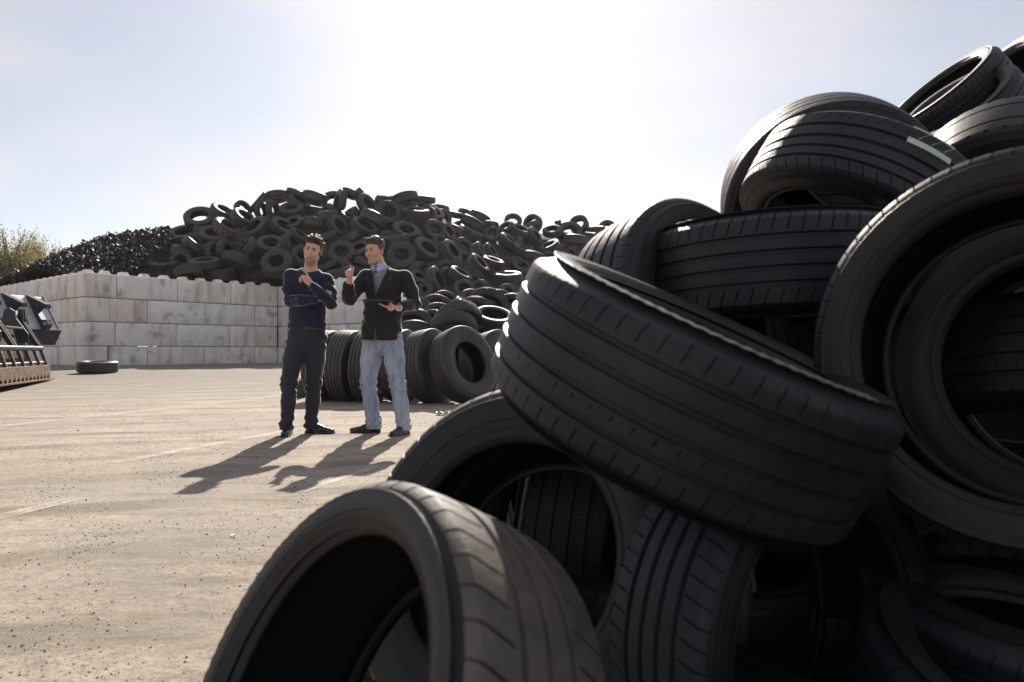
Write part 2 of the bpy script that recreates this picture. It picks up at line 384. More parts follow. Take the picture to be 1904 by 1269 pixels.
def inside_wall(p):      # anything in front of, or inside, the block wall
    q = Vector((p[0], p[1], 0)); a = (q - CA); s = a.dot(D1); w = a.dot(D2)
    if s < 7.07 + .2: return w < BT + .25 or s < BT + .25
    e = q - EA; return e.dot(D3) < 7.2 and e.dot(Vector((.667, .745, 0))) < BT + .3
#@@TYRES
# ------------------------------------------------------------------ tyre meshes
def lathe(profile, seg, closed=False, theta=None):
    prof = np.array(profile, float); th = np.linspace(0, 2 * np.pi, seg, endpoint=False) if theta is None else theta
    n, k = len(th), len(prof)
    V = np.stack([prof[None, :, 1] * np.cos(th)[:, None], prof[None, :, 1] * np.sin(th)[:, None], np.broadcast_to(prof[None, :, 0], (n, k))], -1).reshape(-1, 3)
    i = np.arange(n)[:, None]; j = np.arange(k - 1)[None]
    F = np.stack([i * k + j, ((i + 1) % n) * k + j, ((i + 1) % n) * k + j + 1, i * k + j + 1], -1).reshape(-1, 4)
    return V, F
def tread_mesh(name, R, TW, grooves, slots, nblk, mat, gd=.007, sd=.006, slot_frac=.16, slant=None, drop=.014, sub=2, eps=.0012, lug=False):
    """grooves: (centre, width) across; slots: (a0, a1) zones cut by nblk cross slots"""
    h = TW / 2; pts = {-h: 0, h: 0}
    A = [-h, -h + .004, -h + .012, h - .012, h - .004, h]
    for c, w in grooves: A += [c - w / 2 - eps, c - w / 2 + eps, c + w / 2 - eps, c + w / 2 + eps]
    for a0, a1 in slots: A += [a0 - eps, a0 + eps, a1 - eps, a1 + eps]
    A += list(np.linspace(-h + .02, h - .02, 7)); A = np.array(sorted(set(round(min(h, max(-h, a)), 5) for a in A)))
    # angular stations
    st = []; fl = []
    for k in range(nblk):
        jit = (nr.random() - .5) * .15
        e = .035
        for f, s in ((0, 0), (e, 1), (slot_frac - e if slot_frac > 3 * e else slot_frac * .7, 1), (slot_frac, 0)): st.append((k + f + jit * 0) / nblk); fl.append(s)
        for q in range(sub): st.append((k + slot_frac + (1 - slot_frac) * (q + 1) / (sub + 1)) / nblk); fl.append(0)
    th = np.array(st) * 2 * np.pi; fl = np.array(fl, bool)
    t = np.abs(A) / h; r = R - drop * .35 * t ** 2 - drop * np.clip((t - .86) / .14, 0, 1) ** 2
    g = np.zeros(len(A), bool); z = np.zeros(len(A), bool)
    for c, w in grooves: g |= np.abs(A - c) < w / 2
    for a0, a1 in slots: z |= (A > a0) & (A < a1)
    dep = np.where(g, gd, 0)[None, :] * np.ones((len(th), 1)); dep = np.maximum(dep, np.where(fl[:, None] & z[None, :], sd, 0))
    off = np.zeros(len(A)) if slant is None else np.array([slant(a) for a in A])
    T = th[:, None] + off[None, :]; RR = r[None, :] - dep
    V = np.stack([RR * np.cos(T), RR * np.sin(T), np.broadcast_to(A[None], T.shape)], -1).reshape(-1, 3)
    n, k = len(th), len(A); i = np.arange(n)[:, None]; j = np.arange(k - 1)[None]
    F = np.stack([i * k + j, ((i + 1) % n) * k + j, ((i + 1) % n) * k + j + 1, i * k + j + 1], -1).reshape(-1, 4)
    return mesh_np(name, V, F, mat, .55)
def tyre_kit(R, W, rim, TWf, grooves, slots, nblk, mt, ms=None, ml=None, seg=160, **kw):
    TW = W * TWf; h = R - rim; Re = R - kw.get('drop', .014) * 1.35; ms = ms or M_side; ml = ml or M_liner
    kit = {'R': R, 'W': W, 'rim': rim}
    kit['tread'] = tread_mesh('tread', R, TW, grooves, slots, nblk, mt, **kw)
    sw = [(TW / 2 - .010, Re - .012), (TW / 2 - .0005, Re - .001), (TW / 2 + .004, Re - .010), (W * .475, Re - .18 * h), (W * .49, R - .30 * h), (W * .494, R - .31 * h), (W * .492, R - .325 * h),
          (W * .5, R - .45 * h), (W * .498, R - .58 * h), (W * .488, R - .68 * h), (W * .484, R - .69 * h), (W * .478, R - .76 * h), (W * .452, rim + .16 * h)]
    bd = [(W * .452, rim + .16 * h), (W * .448, rim + .13 * h), (W * .452, rim + .11 * h), (W * .442, rim + .06 * h), (W * .43, rim + .012), (W * .415, rim + .003), (W * .38, rim - .002), (W * .355, rim), (W * .345, rim + .006), (W * .35, rim + .12 * h)]
    ln = [(W * .35, rim + .12 * h), (W * .40, rim + .30 * h), (W * .45, rim + .52 * h), (W * .445, R - .30 * h), (W * .41, R - .026), (W * .33, R - .018), (W * .15, R - .0165), (0, R - .016)]
    ln = ln + [(-a, r) for a, r in ln[-2::-1]]
    for nm, pr in (('sidewall', sw), ('bead', bd)):
        V, F = lathe(pr, seg)
        if nm == 'sidewall':          # moulded radial serration round the sidewall
            G = V.reshape(seg, len(pr), 3); G[::2, 4:7, 2] += .0016; G[::2, 8:10, 2] += .0012; V = G.reshape(-1, 3)
        kit[nm] = mesh_np(nm, V, F[:, ::-1].copy(), ms, .7)
        V2 = V.copy(); V2[:, 2] *= -1; kit[nm + '2'] = mesh_np(nm, V2, F, ms, .7)
    V, F = lathe(ln, seg // 2); kit['liner'] = mesh_np('inner_liner', V, F, ml, 1.0)
    # joined carcass for distant tyres
    return kit
def carcass_mesh(R, W, rim, TWf, mat, seg=40):
    TW = W * TWf; h = R - rim; Re = R - .02
    sw = [(TW / 2 - .01, Re - .015), (TW / 2, Re - .004), (W * .49, R - .28 * h), (W * .5, R - .48 * h), (W * .47, rim + .2 * h), (W * .43, rim + .012), (W * .38, rim), (W * .35, rim + .02), (W * .44, rim + .5 * h), (W * .36, R - .03), (0, R - .025)]
    sw = sw + [(-a, r) for a, r in sw[-2::-1]]
    V, F = lathe(sw, seg); return mesh_np('carcass', V, F[:, ::-1].copy(), mat, .8)

def orient(axis, spin=0):
    a = Vector(axis).normalized(); return a.to_track_quat('Z', 'Y').to_matrix().to_4x4() @ Matrix.Rotation(spin, 4, 'Z')
def near_tyre(kit, c, axis, label, spin=0, s=1.0, group=None, name='car_tyre', lift=False):
    e = bpy.data.objects.new(name, None); e.empty_display_size = .1
    M = orient(axis, spin)
    if lift:       # rest on the ground
        a = Vector(axis).normalized(); ext = s * (kit['R'] * .97 * math.sqrt(max(0, 1 - a.z ** 2)) + kit['W'] * .45 * abs(a.z)); c = (c[0], c[1], max(c[2], ext + gz(c[0], c[1])))
    M.translation = Vector(c); e.matrix_world = M @ Matrix.Scale(s, 4); link(e); tag(e, label, 'tyre', group)
    def part(nm, me, p):
        o = bpy.data.objects.new(nm, me); return link(o, p)
    part('tread', kit['tread'], e); s1 = part('sidewall', kit['sidewall'], e); s2 = part('sidewall', kit['sidewall2'], e)
    part('bead', kit['bead'], s1); part('bead', kit['bead2'], s2); part('inner_liner', kit['liner'], e)
    return e
def far_tyre(fk, c, axis, label, s=1.0, spin=None, group=None, name='tyre'):
    o = bpy.data.objects.new(name, fk['carcass']); M = orient(axis, rnd.random() * 6.28 if spin is None else spin)
    M.translation = Vector(c); o.matrix_world = M @ Matrix.Scale(s, 4); link(o); tag(o, label, 'tyre', group)
    t = bpy.data.objects.new('tread', fk['tread']); link(t, o); return o

# kits: passenger tyres close to the camera
sl = lambda k: (lambda a: k * a)
K_rib = tyre_kit(.33, .245, .229, .86, [(-.058, .009), (-.020, .010), (.020, .010), (.058, .009)], [(-.104, -.074), (.072, .100), (-.040, -.032)], 62, M_tread, slant=lambda a: .5 * a, slot_frac=.085, sd=.0035, gd=.006)
K_worn = tyre_kit(.33, .262, .248, .88, [(-.042, .011), (0, .010), (.042, .011)], [(-.115, -.054), (.054, .115)], 46, M_tread_dusty, slot_frac=.13, slant=lambda a: 1.2 * a, sd=.005)
K_low = tyre_kit(.33, .235, .246, .88, [(-.050, .010), (-.016, .009), (.018, .009), (.052, .010)], [(-.104, -.060), (.062, .104)], 66, M_tread, slot_frac=.12, slant=lambda a: 1.0 * a)
K_sport = tyre_kit(.33, .225, .222, .87, [(-.056, .007), (-.026, .006), (.006, .010), (.045, .008)], [(-.098, -.064), (.062, .098)], 58, M_tread, slot_frac=.08, slant=lambda a: -1.5 * a if a < 0 else 2.4 * a)
K_diag = tyre_kit(.33, .225, .229, .88, [(-.045, .008), (0, .008), (.045, .008)], [(-.098, -.006), (.006, .098)], 40, M_tread, slot_frac=.09, slant=lambda a: 5.0 * abs(a), sub=3)
K_suv = tyre_kit(.36, .26, .23, .86, [(-.05, .009), (0, .009), (.05, .009)], [(-.112, -.058), (.058, .112), (-.040, -.010), (.010, .040)], 44, M_tread_dusty, slot_frac=.12, slant=lambda a: 1.6 * abs(a), sub=3)
K_smooth = tyre_kit(.34, .26, .22, .88, [(-.05, .008), (.05, .008)], [(-.11, -.095), (.095, .11)], 40, M_side, slot_frac=.2)
K_lug = tyre_kit(.36, .25, .23, .9, [(0, .02)], [(-.113, -.03), (.03, .113)], 22, M_tread_dusty, slot_frac=.42, slant=lambda a: 2.0 * abs(a), sd=.014, gd=.012)
# truck and heap tyres (metres as they stand)
K_truck = tyre_kit(.55, .34, .30, .84, [(-.085, .014), (-.03, .013), (.03, .013), (.085, .014)], [(-.14, -.128), (.128, .14)], 60, M_truck, M_far, M_liner, seg=96, gd=.012, sd=.006, slot_frac=.2, sub=1)
def far_kit(R, W, rim, TWf, grooves, slots, nblk, mt, mc, **kw):
    return {'carcass': carcass_mesh(R, W, rim, TWf, mc), 'tread': tread_mesh('tread', R, W * TWf, grooves, slots, nblk, mt, sub=1, **kw), 'R': R, 'W': W}
F_truck = far_kit(.55, .32, .30, .86, [(-.08, .016), (-.027, .016), (.027, .016), (.08, .016)], [(-.136, -.1), (.1, .136)], 24, M_far_tread, M_far, gd=.014, sd=.008, slot_frac=.2)
F_wide = far_kit(.54, .42, .30, .86, [(-.12, .018), (-.05, .018), (.05, .018), (.12, .018)], [], 24, M_far_tread, M_far, gd=.014)
F_fat = far_kit(.55, .38, .26, .84, [(-.06, .014), (0, .014), (.06, .014)], [(-.158, -.07), (.07, .158)], 30, M_far_tread, M_far, gd=.014, sd=.012, slot_frac=.25)
F_lug = far_kit(.56, .42, .28, .88, [], [(-.184, -.02), (.02, .184)], 20, M_muddy, M_far, sd=.045, slot_frac=.5, slant=lambda a: 1.2 * abs(a), drop=.03)
F_car = far_kit(.33, .22, .21, .86, [(-.05, .010), (0, .010), (.05, .010)], [(-.094, -.06), (.06, .094)], 28, M_far_tread, M_far, gd=.008, sd=.006, slot_frac=.2)
#@@NEAR
# ------------------------------------------------------------------ foreground tyres
G_near = 'filler tyres added at the back of the near heap'
near_tyre(K_worn, (-.174, .934, .303), (-.708, -.542, .452), 'tyre lowest and nearest the camera with sunlit worn shoulder blocks, tipped on the ground', s=.925)
near_tyre(K_rib, (.300, 1.276, .726), (.39, -.20, .899), 'big ribbed tyre lying tilted across the middle of the near heap, one sunlit rim edge', s=1.0)
near_tyre(K_low, (.862, 1.22, .782), (-.66, -.745, .105), 'low profile tyre at the right edge with its wide opening turned to the camera')
near_tyre(K_suv, (.03, 1.476, .36), (-.46, -.784, .42), 'tyre standing behind the nearest one, its dark opening half covered by the ribbed tyre', s=.98)
near_tyre(K_low, (.655, 1.88, .974), (-.03, .03, .999), 'tyre lying flat with four dark ribs, between the leaning tyre and the right-hand opening', spin=.4)
near_tyre(K_rib, (.452, 1.93, .845), (.60, -.76, .25), 'leaning tyre at the left shoulder of the near heap, tread to the left')
near_tyre(K_sport, (1.015, 2.17, 1.205), (.50, .14, .85), 'patterned tyre near the top of the heap with a pale green label on its tread', name='labelled_tyre', spin=0)
near_tyre(K_diag, (1.065, 2.48, 1.285), (-.19, -.87, -.45), 'upright tyre standing right behind the tyre with the green label', s=1.06)
near_tyre(K_rib, tuple(px(1795, 222, 3.5)), (-.66, -.26, .70), 'tyre at upper right tipped to show a bright lit inner edge', s=.86)
near_tyre(K_low, tuple(px(1768, 192, 3.72)), (-.68, -.10, .72), 'tyre leaning on the far side of the one with the lit inner edge', s=.92)
near_tyre(K_diag, tuple(px(1880, 172, 4.0)), (-.82, -.10, .55), 'topmost tyre with a bleached sunlit sidewall at the upper right corner')
near_tyre(K_rib, tuple(px(1925, 172, 4.9)), (-.3, -.75, .55), 'tyre forming the skyline behind the bleached sidewall', s=1.15)
near_tyre(K_smooth, (1.78, 2.62, 1.33), (-.45, -.6, -.66), 'smooth bald tyre under the upper right group')
near_tyre(K_rib, (.97, 1.33, .30), (-.10, -.20, .97), 'tyre under the right-hand opening, mostly in shadow', s=1.0)
near_tyre(K_low, (.45, 1.24, .32), (.55, -.83, .06), 'dark tyre on edge beneath the big ribbed tyre, tread to the left', s=.93, lift=True)
near_tyre(K_lug, (.22, 1.62, .24), (-.25, -.35, .90), 'coarse lugged tyre glimpsed through the standing tyre, two blocks catching sun', s=.85)
near_tyre(K_rib, (.19, 1.98, .33), (-.95, .25, .10), 'tyre on edge seen through the standing tyre', lift=True)
near_tyre(K_diag, (.62, 2.0, .55), (.3, -.5, .8), 'tyre wedged in the dark under the flat ribbed tyre')
near_tyre(K_low, (.85, 1.12, .10), (.15, -.25, .95), 'tyre lying flat in the dark bottom right corner', lift=True)
near_tyre(K_smooth, (1.17, 1.55, .75), (-.66, -.74, .10), 'second tyre nested inside the wide opening at the right edge', s=1.0)
near_tyre(K_rib, (1.36, 1.86, .70), (.15, .25, .95), 'filler tyre closing the hole behind the nested pair at the right edge', s=1.1)  # added tyre, blocks the bright ground behind the nested opening
fill = [((1.45, 2.3, .95), (.1, .2, .9)), ((1.0, 2.5, .8), (.3, .1, .9)), ((.62, 2.45, .6), (.2, .1, .95)), ((.4, 2.35, .33), (.5, -.2, .85)), ((1.6, 2.9, 1.0), (.1, .1, .9)), ((1.9, 3.2, 1.3), (0, .2, .9)),
        ((1.35, 3.0, .8), (.2, .3, .9)), ((2.1, 3.6, 1.55), (.1, -.1, .95)), ((2.5, 3.4, 1.6), (.1, .2, .9)), ((2.6, 4.1, 1.95), (.1, .1, .95)), ((3.0, 4.4, 2.1), (-.2, .1, .9)), ((1.5, 1.3, .35), (.1, .2, .95)), ((1.5, 1.9, .35), (.1, -.2, .95)),
        ((.9, 2.1, .35), (.2, .2, .9)), ((2.2, 2.7, 1.0), (.3, -.4, .8)), ((2.0, 2.3, .6), (.1, 0, 1)), ((1.3, 1.35, .2), (0, .1, 1)), ((1.5, 2.6, .5), (0, .1, 1)), ((2.3, 3.3, .9), (0, .1, 1)), ((2.7, 3.9, 1.3), (0, .1, 1)), ((1.0, 3.1, .5), (0.4, .1, .8)),
        ((.75, 1.72, .15), (0, .1, 1)), ((.72, 2.05, .36), (.1, .1, .95)), ((1.05, 1.95, .36), (0, .2, .95)), ((1.15, 2.35, 1.0), (.2, .1, .95)), ((.28, 2.1, .62), (.3, .2, .9)), ((.15, 2.35, .34), (.9, .3, .1)), ((.5, 2.6, .3), (.3, .8, .2)), ((-.20, 1.74, .11), (.02, .02, 1)), ((.45, 1.75, .12), (0, .1, 1)), ((.62, 1.35, .12), (.1, 0, 1)), ((1.22, 2.8, 1.27), (.1, .15, .95)), ((1.6, 3.3, 1.3), (.1, .15, .95)), ((.17, 2.08, .30), (.3, -.95, .05)), ((.35, 2.0, .34), (.75, -.6, .1))]
kits = [K_rib, K_low, K_diag, K_sport, K_smooth]
for i, (c, a) in enumerate([((.62, .42, .12), (0, .1, 1)), ((1.25, .62, .12), (.1, 0, 1)), ((1.1, -.1, .12), (0, -.1, 1)), ((1.35, .25, .36), (.1, .1, .98)), ((.85, .35, .30), (.3, .1, .95)), ((.45, -.35, .12), (0, .1, 1)), ((1.75, .8, .4), (.2, .2, .95))]):  # unseen tyres beside the camera, added to cut light bouncing off the ground
    near_tyre(kits[i % 5], c, a, 'unseen tyre added at the near foot of the heap to block ground bounce', i * 1.3, group='unseen tyres added at the near foot of the heap', lift=True)
for i, (c, a) in enumerate(fill):  # filler tyres added inside the heap to close gaps and block light
    near_tyre(kits[i % 5], c, a, 'filler tyre half buried deep inside the near heap on the right', rnd.random() * 6, group=G_near, lift=True)

#@@MID
# ------------------------------------------------------------------ truck tyres behind the men, and the small heap beyond them
def gy(v): return CAMH * FPX / (v - 654)
GT = 'row of truck tyres behind the men'
def truck(u, v, Y, axis, label, s=1.03, lift=True, kit=K_truck):
    p = px(u, v, Y); return near_tyre(kit, tuple(p), axis, label, rnd.random() * 6, s, None, 'truck_tyre', lift)
truck(606, 680, 11.9, (.97, -.22, -.06), 'leftmost upright truck tyre right behind the man in the sweater')
truck(648, 682, 11.75, (.97, -.22, -.05), 'second upright truck tyre, between the two men')
truck(692, 682, 11.6, (.97, -.24, -.03), 'third upright truck tyre, behind the legs in jeans')
truck(745, 680, 11.6, (.96, -.27, .02), 'upright truck tyre just right of the jeans, its side in shade')
truck(800, 688, 11.4, (.88, -.44, .14), 'truck tyre leaning against the back of the tyre with the open face')
truck(862, 690, 11.2, (.72, -.62, .28), 'truck tyre leaning with its open face towards the camera, right end of row', s=1.06)
for i, u in enumerate((790, 836, 880)):
    truck(u, 676, 13.3, (.98, -.15, .02), ['left', 'middle', 'right'][i] + ' of three truck tyres in the second row, only sunlit crown showing', s=1.0)
truck(925, 700, 12.4, (.75, -.6, .2), 'truck tyre in shade at the foot of the small heap beside the big ribbed tyre')
GS = 'tyres of the small heap behind the truck tyres'
small = [  # u, v, Y, axis, scale
    (775, 588, 16.2, (-.25, -.86, .30), 1.25), (768, 612, 15.2, (-.10, -.86, .42), 1.35), (768, 622, 14.2, (.10, -.45, -.88), 1.15), (840, 575, 17, (-.5, -.35, .75), .95), (864, 570, 17.2, (.62, -.25, .72), .85),
    (905, 578, 16.2, (.08, -.92, .32), 1.55), (882, 588, 15.6, (-.05, -.9, .38), 1.3), (918, 594, 14.8, (.16, -.42, .88), 1.25), (853, 602, 14.6, (.28, -.72, -.62), 1.5), (843, 618, 14.2, (.12, -.66, -.72), 1.45),
    (812, 577, 17, (.25, -.80, .55), 1.2), (818, 592, 16, (.3, -.72, .62), 1.15), (800, 606, 15.6, (-.2, -.75, .6), 1.15), (900, 630, 14.2, (.1, -.3, .9), 1.4), (950, 580, 16.6, (-.2, -.85, .4), 1.3),
    (955, 610, 15, (.1, -.3, .9), 1.4), (828, 566, 18, (.35, -.75, .55), 1.1), (790, 640, 14.6, (0, -.2, .98), 1.2), (850, 645, 14.8, (0, .1, .98), 1.3), (930, 650, 14.4, (.1, .1, .98), 1.3), (880, 563, 18.5, (.4, -.7, .6), 1.15), (930, 566, 18.2, (.2, -.8, .55), 1.2)]
SL = {5: 'large arching tyre at the top of the small heap', 7: 'tyre with a bright lit rim lying open on the right of the small heap', 8: 'domed tyre in the middle of the small heap with sunlit crown', 9: 'treaded tyre stacked under the domed tyre of the small heap', 1: 'tyre showing a dark round opening right of the jacket sleeve', 3: 'little tilted tyre with square blocks on top of the small heap', 2: 'tyre with a sunlit crown low beside the jacket sleeve'}
for i, (u, v, Y, a, s) in enumerate(small):
    far_tyre(F_car, px(u, v, Y), a, SL.get(i, 'one of the car tyres jumbled in the small heap behind the truck tyres'), s, group=None if i in SL else GS)
#@@HEAP
# ------------------------------------------------------------------ the big tyre heap
M_core = rubber('heap_core', (.014, .014, .016), (.06, .05, .045), .3, .8)
core = core_mesh('heap_core', heap_h, -24, 26, 24, 62, .8, M_core, -.30)  # added core mound, keeps sky from showing between the heap tyres
tag(core, 'added dark core mound closing the gaps inside the big heap', 'rubber', None, 'stuff')
Rz = lambda x, y: (300 + x / 3.625, 330 + y / 3.625); Rw = lambda x, y: (700 + x / 2.952, 330 + y / 2.952)
A_, B_ = 3.625, 2.952
heap = [  # zoom frame, x, y, diameter, axis, kit
 ('a', 255, 275, 215, (.12, -.72, .68), 'T', 'tyre on the left shoulder of the big heap with sky showing through its hole'), ('a', 410, 240, 185, (.5, -.3, .8), 'W', None), ('a', 440, 345, 200, (.52, -.30, .80), 'L', 'mud brown block tread tyre on the left shoulder of the big heap'),
 ('a', 150, 385, 220, (0, -.58, .81), 'T', 'tyre lying against the shredded rubber at the left end of the heap'), ('a', 350, 390, 195, (.2, -.6, .76), 'T', None), ('a', 225, 470, 190, (.62, .18, .76), 'T', 'tyre lying edge on like a dark bar above the concrete wall'), ('a', 150, 500, 170, (.3, -.12, .95), 'W', None),
 ('a', 10, 600, 225, (.1, -.32, .94), 'W', 'tyre lying on the wall top beside the shredded rubber'), ('a', -60, 540, 180, (-.5, .1, .85), 'W', 'half buried tyre at the right edge of the shredded rubber'), ('a', 130, 560, 130, (.3, -.8, .5), 'T', None), ('a', 290, 578, 205, (0, -.34, .94), 'T', 'small flat tyre with a lit rim just above the concrete wall'), ('a', 385, 645, 215, (.05, -.30, .95), 'W', None),
 ('a', 180, 655, 200, (.3, -.3, -.9), 'W', None), ('a', 345, 500, 140, (.97, -.2, .1), 'T', None), ('a', 430, 500, 165, (.96, -.2, .2), 'T', None), ('a', 565, 480, 190, (-.62, -.5, .6), 'T', None), ('a', 500, 560, 190, (.2, .3, .93), 'W', None),
 ('a', 635, 640, 215, (-.12, -.62, .77), 'T', 'tyre with a round dark hole resting on the wall left of the sweater man'), ('a', 780, 580, 220, (0, -.84, .54), 'F', 'grey faced tyre turned to the camera beside the sweater man\'s shoulder'), ('a', 735, 455, 190, (.2, -.64, .74), 'T', None), ('a', 630, 340, 200, (-.35, -.7, .62), 'T', None), ('a', 550, 280, 185, (.62, -.30, .72), 'W', None),
 ('a', 655, 165, 165, (-.7, -.35, .6), 'T', None), ('a', 545, 215, 130, (.8, -.5, .3), 'T', None), ('a', 670, 230, 130, (.95, -.3, .1), 'T', None), ('a', 748, 222, 150, (1, -.2, .05), 'T', None), ('a', 875, 220, 170, (0, -.64, .77), 'F', None), ('a', 770, 130, 170, (-.2, .1, .97), 'T', None), ('a', 905, 110, 140, (.3, .1, .95), 'T', None),
 ('a', 920, 170, 165, (.6, -.3, .74), 'W', None), ('a', 1030, 140, 180, (.2, .1, .97), 'W', None), ('a', 1200, 165, 180, (-.86, -.48, .2), 'T', 'tyre standing narrow and upright on the crest of the big heap'), ('a', 1270, 110, 130, (.3, .2, .9), 'T', None), ('a', 815, 335, 180, (.55, -.45, .7), 'T', None), ('a', 890, 310, 140, (-.2, -.72, .66), 'F', None),
 ('a', 870, 450, 165, (.9, -.3, .32), 'W', None), ('a', 925, 400, 150, (.7, -.2, .68), 'W', None), ('a', 1035, 310, 175, (.1, .05, .98), 'W', None), ('a', 1110, 265, 170, (-.1, -.05, .98), 'W', None), ('a', 1190, 330, 170, (.72, -.5, .45), 'T', None), ('a', 1255, 265, 120, (.5, -.3, .8), 'T', None), ('a', 1365, 335, 200, (.55, -.38, .75), 'T', 'tyre tipped forward above and between the two heads'),
 ('a', 1430, 290, 215, (.4, .2, .88), 'W', None), ('a', 1530, 240, 190, (.4, -.8, .42), 'T', None), ('a', 1380, 180, 160, (.75, -.5, .4), 'T', None), ('a', 1640, 150, 205, (-.30, .05, .95), 'W', 'pair-wide tyre on the right summit of the big heap'), ('a', 1778, 150, 140, (.05, -.05, .99), 'T', 'small tyre lying flat on the skyline right of the summit'), ('a', 1710, 245, 205, (.1, -.34, .93), 'W', None), ('a', 1830, 240, 160, (.5, -.5, .7), 'T', None),
 ('a', 1650, 365, 195, (.3, -.58, .75), 'T', None), ('a', 1580, 425, 200, (-.16, -.26, .95), 'W', None), ('a', 1335, 490, 190, (-.2, -.60, .76), 'F', 'tyre with a lit rim tucked behind the head of the man in the jacket'), ('a', 1215, 510, 180, (.1, -.86, .48), 'L', 'lugged tractor tyre facing the camera between the two heads'), ('a', 1790, 490, 215, (.56, -.50, .66), 'T', 'tilted tyre with a bright rim right of the jacket shoulder'),
 ('a', 1620, 530, 205, (.1, -.92, .36), 'F', None), ('a', 1730, 690, 150, (.7, -.5, .5), 'W', None), ('a', 1770, 780, 140, (.75, -.5, .4), 'W', None), ('a', 1100, 400, 160, (-.3, -.2, .93), 'T', None), ('a', 1255, 410, 160, (-.45, -.3, .85), 'T', None), ('a', 1110, 600, 150, (-.4, -.2, .9), 'T', None), ('a', 1200, 640, 180, (-.2, -.25, .94), 'T', None), ('a', 950, 530, 160, (.5, -.7, .5), 'T', None),
 ('b', 410, 410, 150, (.75, -.45, .48), 'T', 'tall tilted tyre with a bright edge half way down the right slope'), ('b', 475, 385, 118, (.55, -.76, .34), 'T', None), ('b', 350, 360, 95, (.5, -.7, .5), 'T', None), ('b', 315, 290, 128, (.5, -.78, .36), 'T', None), ('b', 390, 300, 110, (.8, -.5, .35), 'T', None), ('b', 430, 205, 98, (.2, -.05, .97), 'T', 'tyre with a lit hollow alone on the skyline where the heap drops'), ('b', 525, 255, 145, (.45, .05, .89), 'W', None), ('b', 515, 310, 150, (.45, -.2, .87), 'W', None),
 ('b', 632, 312, 95, (0, -.95, .3), 'F', None), ('b', 620, 262, 105, (.1, .1, .98), 'T', None), ('b', 750, 240, 100, (.1, -.85, .5), 'T', 'arched tyre crowning the low ridge at the right'), ('b', 790, 300, 140, (.35, -.4, .85), 'W', None), ('b', 712, 275, 95, (-.4, -.6, .7), 'T', None), ('b', 870, 325, 120, (.8, -.4, .45), 'T', None), ('b', 965, 295, 110, (-.1, -.6, .8), 'T', None), ('b', 1062, 300, 140, (0, -.8, .6), 'T', None),
 ('b', 1202, 282, 110, (0, -.22, .97), 'T', 'little tyre lying flat with a bright hole at the far right of the low ridge'), ('b', 1095, 350, 150, (.1, .05, .99), 'W', None), ('b', 725, 355, 130, (.6, -.3, .75), 'W', None), ('b', 565, 405, 110, (.9, -.2, .4), 'W', None), ('b', 625, 410, 110, (.8, -.3, .5), 'W', None), ('b', 718, 555, 175, (0, -.26, .96), 'W', 'tyre lying flat with a glinting rim low on the right slope'), ('b', 565, 610, 110, (-.1, -.8, .6), 'F', None), ('b', 560, 480, 140, (.7, -.3, .6), 'W', None),
 ('b', 330, 570, 170, (.88, -.3, .36), 'T', None), ('b', 235, 620, 150, (.3, -.8, .5), 'W', None), ('b', 460, 540, 140, (.5, -.3, .8), 'W', None), ('b', 640, 470, 130, (.3, -.3, .9), 'W', None), ('b', 800, 400, 130, (.4, -.3, .85), 'T', None), ('b', 860, 440, 130, (.2, .1, .95), 'W', None), ('b', 950, 380, 120, (-.4, -.4, .8), 'T', None), ('b', 720, 640, 120, (.1, -.85, .5), 'F', None), ('b', 480, 620, 130, (.2, -.8, .55), 'W', None)]
FK = {'T': F_truck, 'W': F_wide, 'F': F_fat, 'L': F_lug}
ZONES = [(470, 'worn tyre among those above the concrete wall left of the men', 'big heap, left part above the wall'), (640, 'worn tyre in the big heap above the man in the sweater', 'big heap, part above the sweater man'), (810, 'worn tyre in the big heap above the man in the jacket', 'big heap, part above the jacket man'), (900, 'worn tyre on the flank where the big heap falls away right of the jacket man', 'big heap, right flank'), (1000, 'worn tyre in the dip between the big heap and its low right ridge', 'big heap, dip'), (4000, 'worn tyre at the far right end of the low ridge, beside the near heap', 'big heap, low right ridge')]
def zone(u):
    for m, a, b in ZONES:
        if u < m: return a, b
placed = []
for fr, x, y, D, ax, k, lab in heap:
    u, v = Rz(x, y) if fr == 'a' else Rw(x, y); Y = hit(u, v) - .15
    D = D / (A_ if fr == 'a' else B_); s = max(.72, min(1.2, D * Y / FPX / 1.12)); zl, zg = zone(u)
    p = px(u, v, Y)
    if inside_wall((p.x, p.y, 0)) and p.z < 4.2 and u < 690:
        while inside_wall((p.x, p.y, 0)): Y += .2; p = px(u, v, Y)
    far_tyre(FK[k], p, ax, lab or zl, s, group=None if lab else zg); placed.append((u, v, p))
def filler(n, u0, u1, seed, v0=345, v1=640):
    r = random.Random(seed); got = 0; tries = 0
    while got < n and tries < n * 60:
        tries += 1; u = r.uniform(u0, u1); v = r.uniform(v0, v1)
        Y = hit(u, v); p = px(u, v, Y)
        if abs(p.z - heap_h(p.x, p.y)) > .35 or (inside_wall((p.x, p.y, 0)) and u < 700) or p.z < .2: continue
        if p.z < 3.2 and u < 690: continue
        if any((p - q).length < .62 for _, _, q in placed): continue
        nrm = Vector((0, -.45, .85)); ax = (nrm + Vector((r.uniform(-1, 1), r.uniform(-1, .8), r.uniform(-1, 1))) * 1.0).normalized()
        q = p - Vector((0, -.3, .25)) * r.uniform(.4, 1.2); zl, zg = zone(u)
        far_tyre([F_truck, F_wide, F_truck, F_fat][r.randrange(4)], q, ax, zl, r.uniform(.82, 1.05), group=zg); placed.append((u, v, p)); got += 1
    return got
filler(24, 420, 830, 9, 372, 400); filler(60, 320, 690, 3); filler(128, 690, 1400, 4)
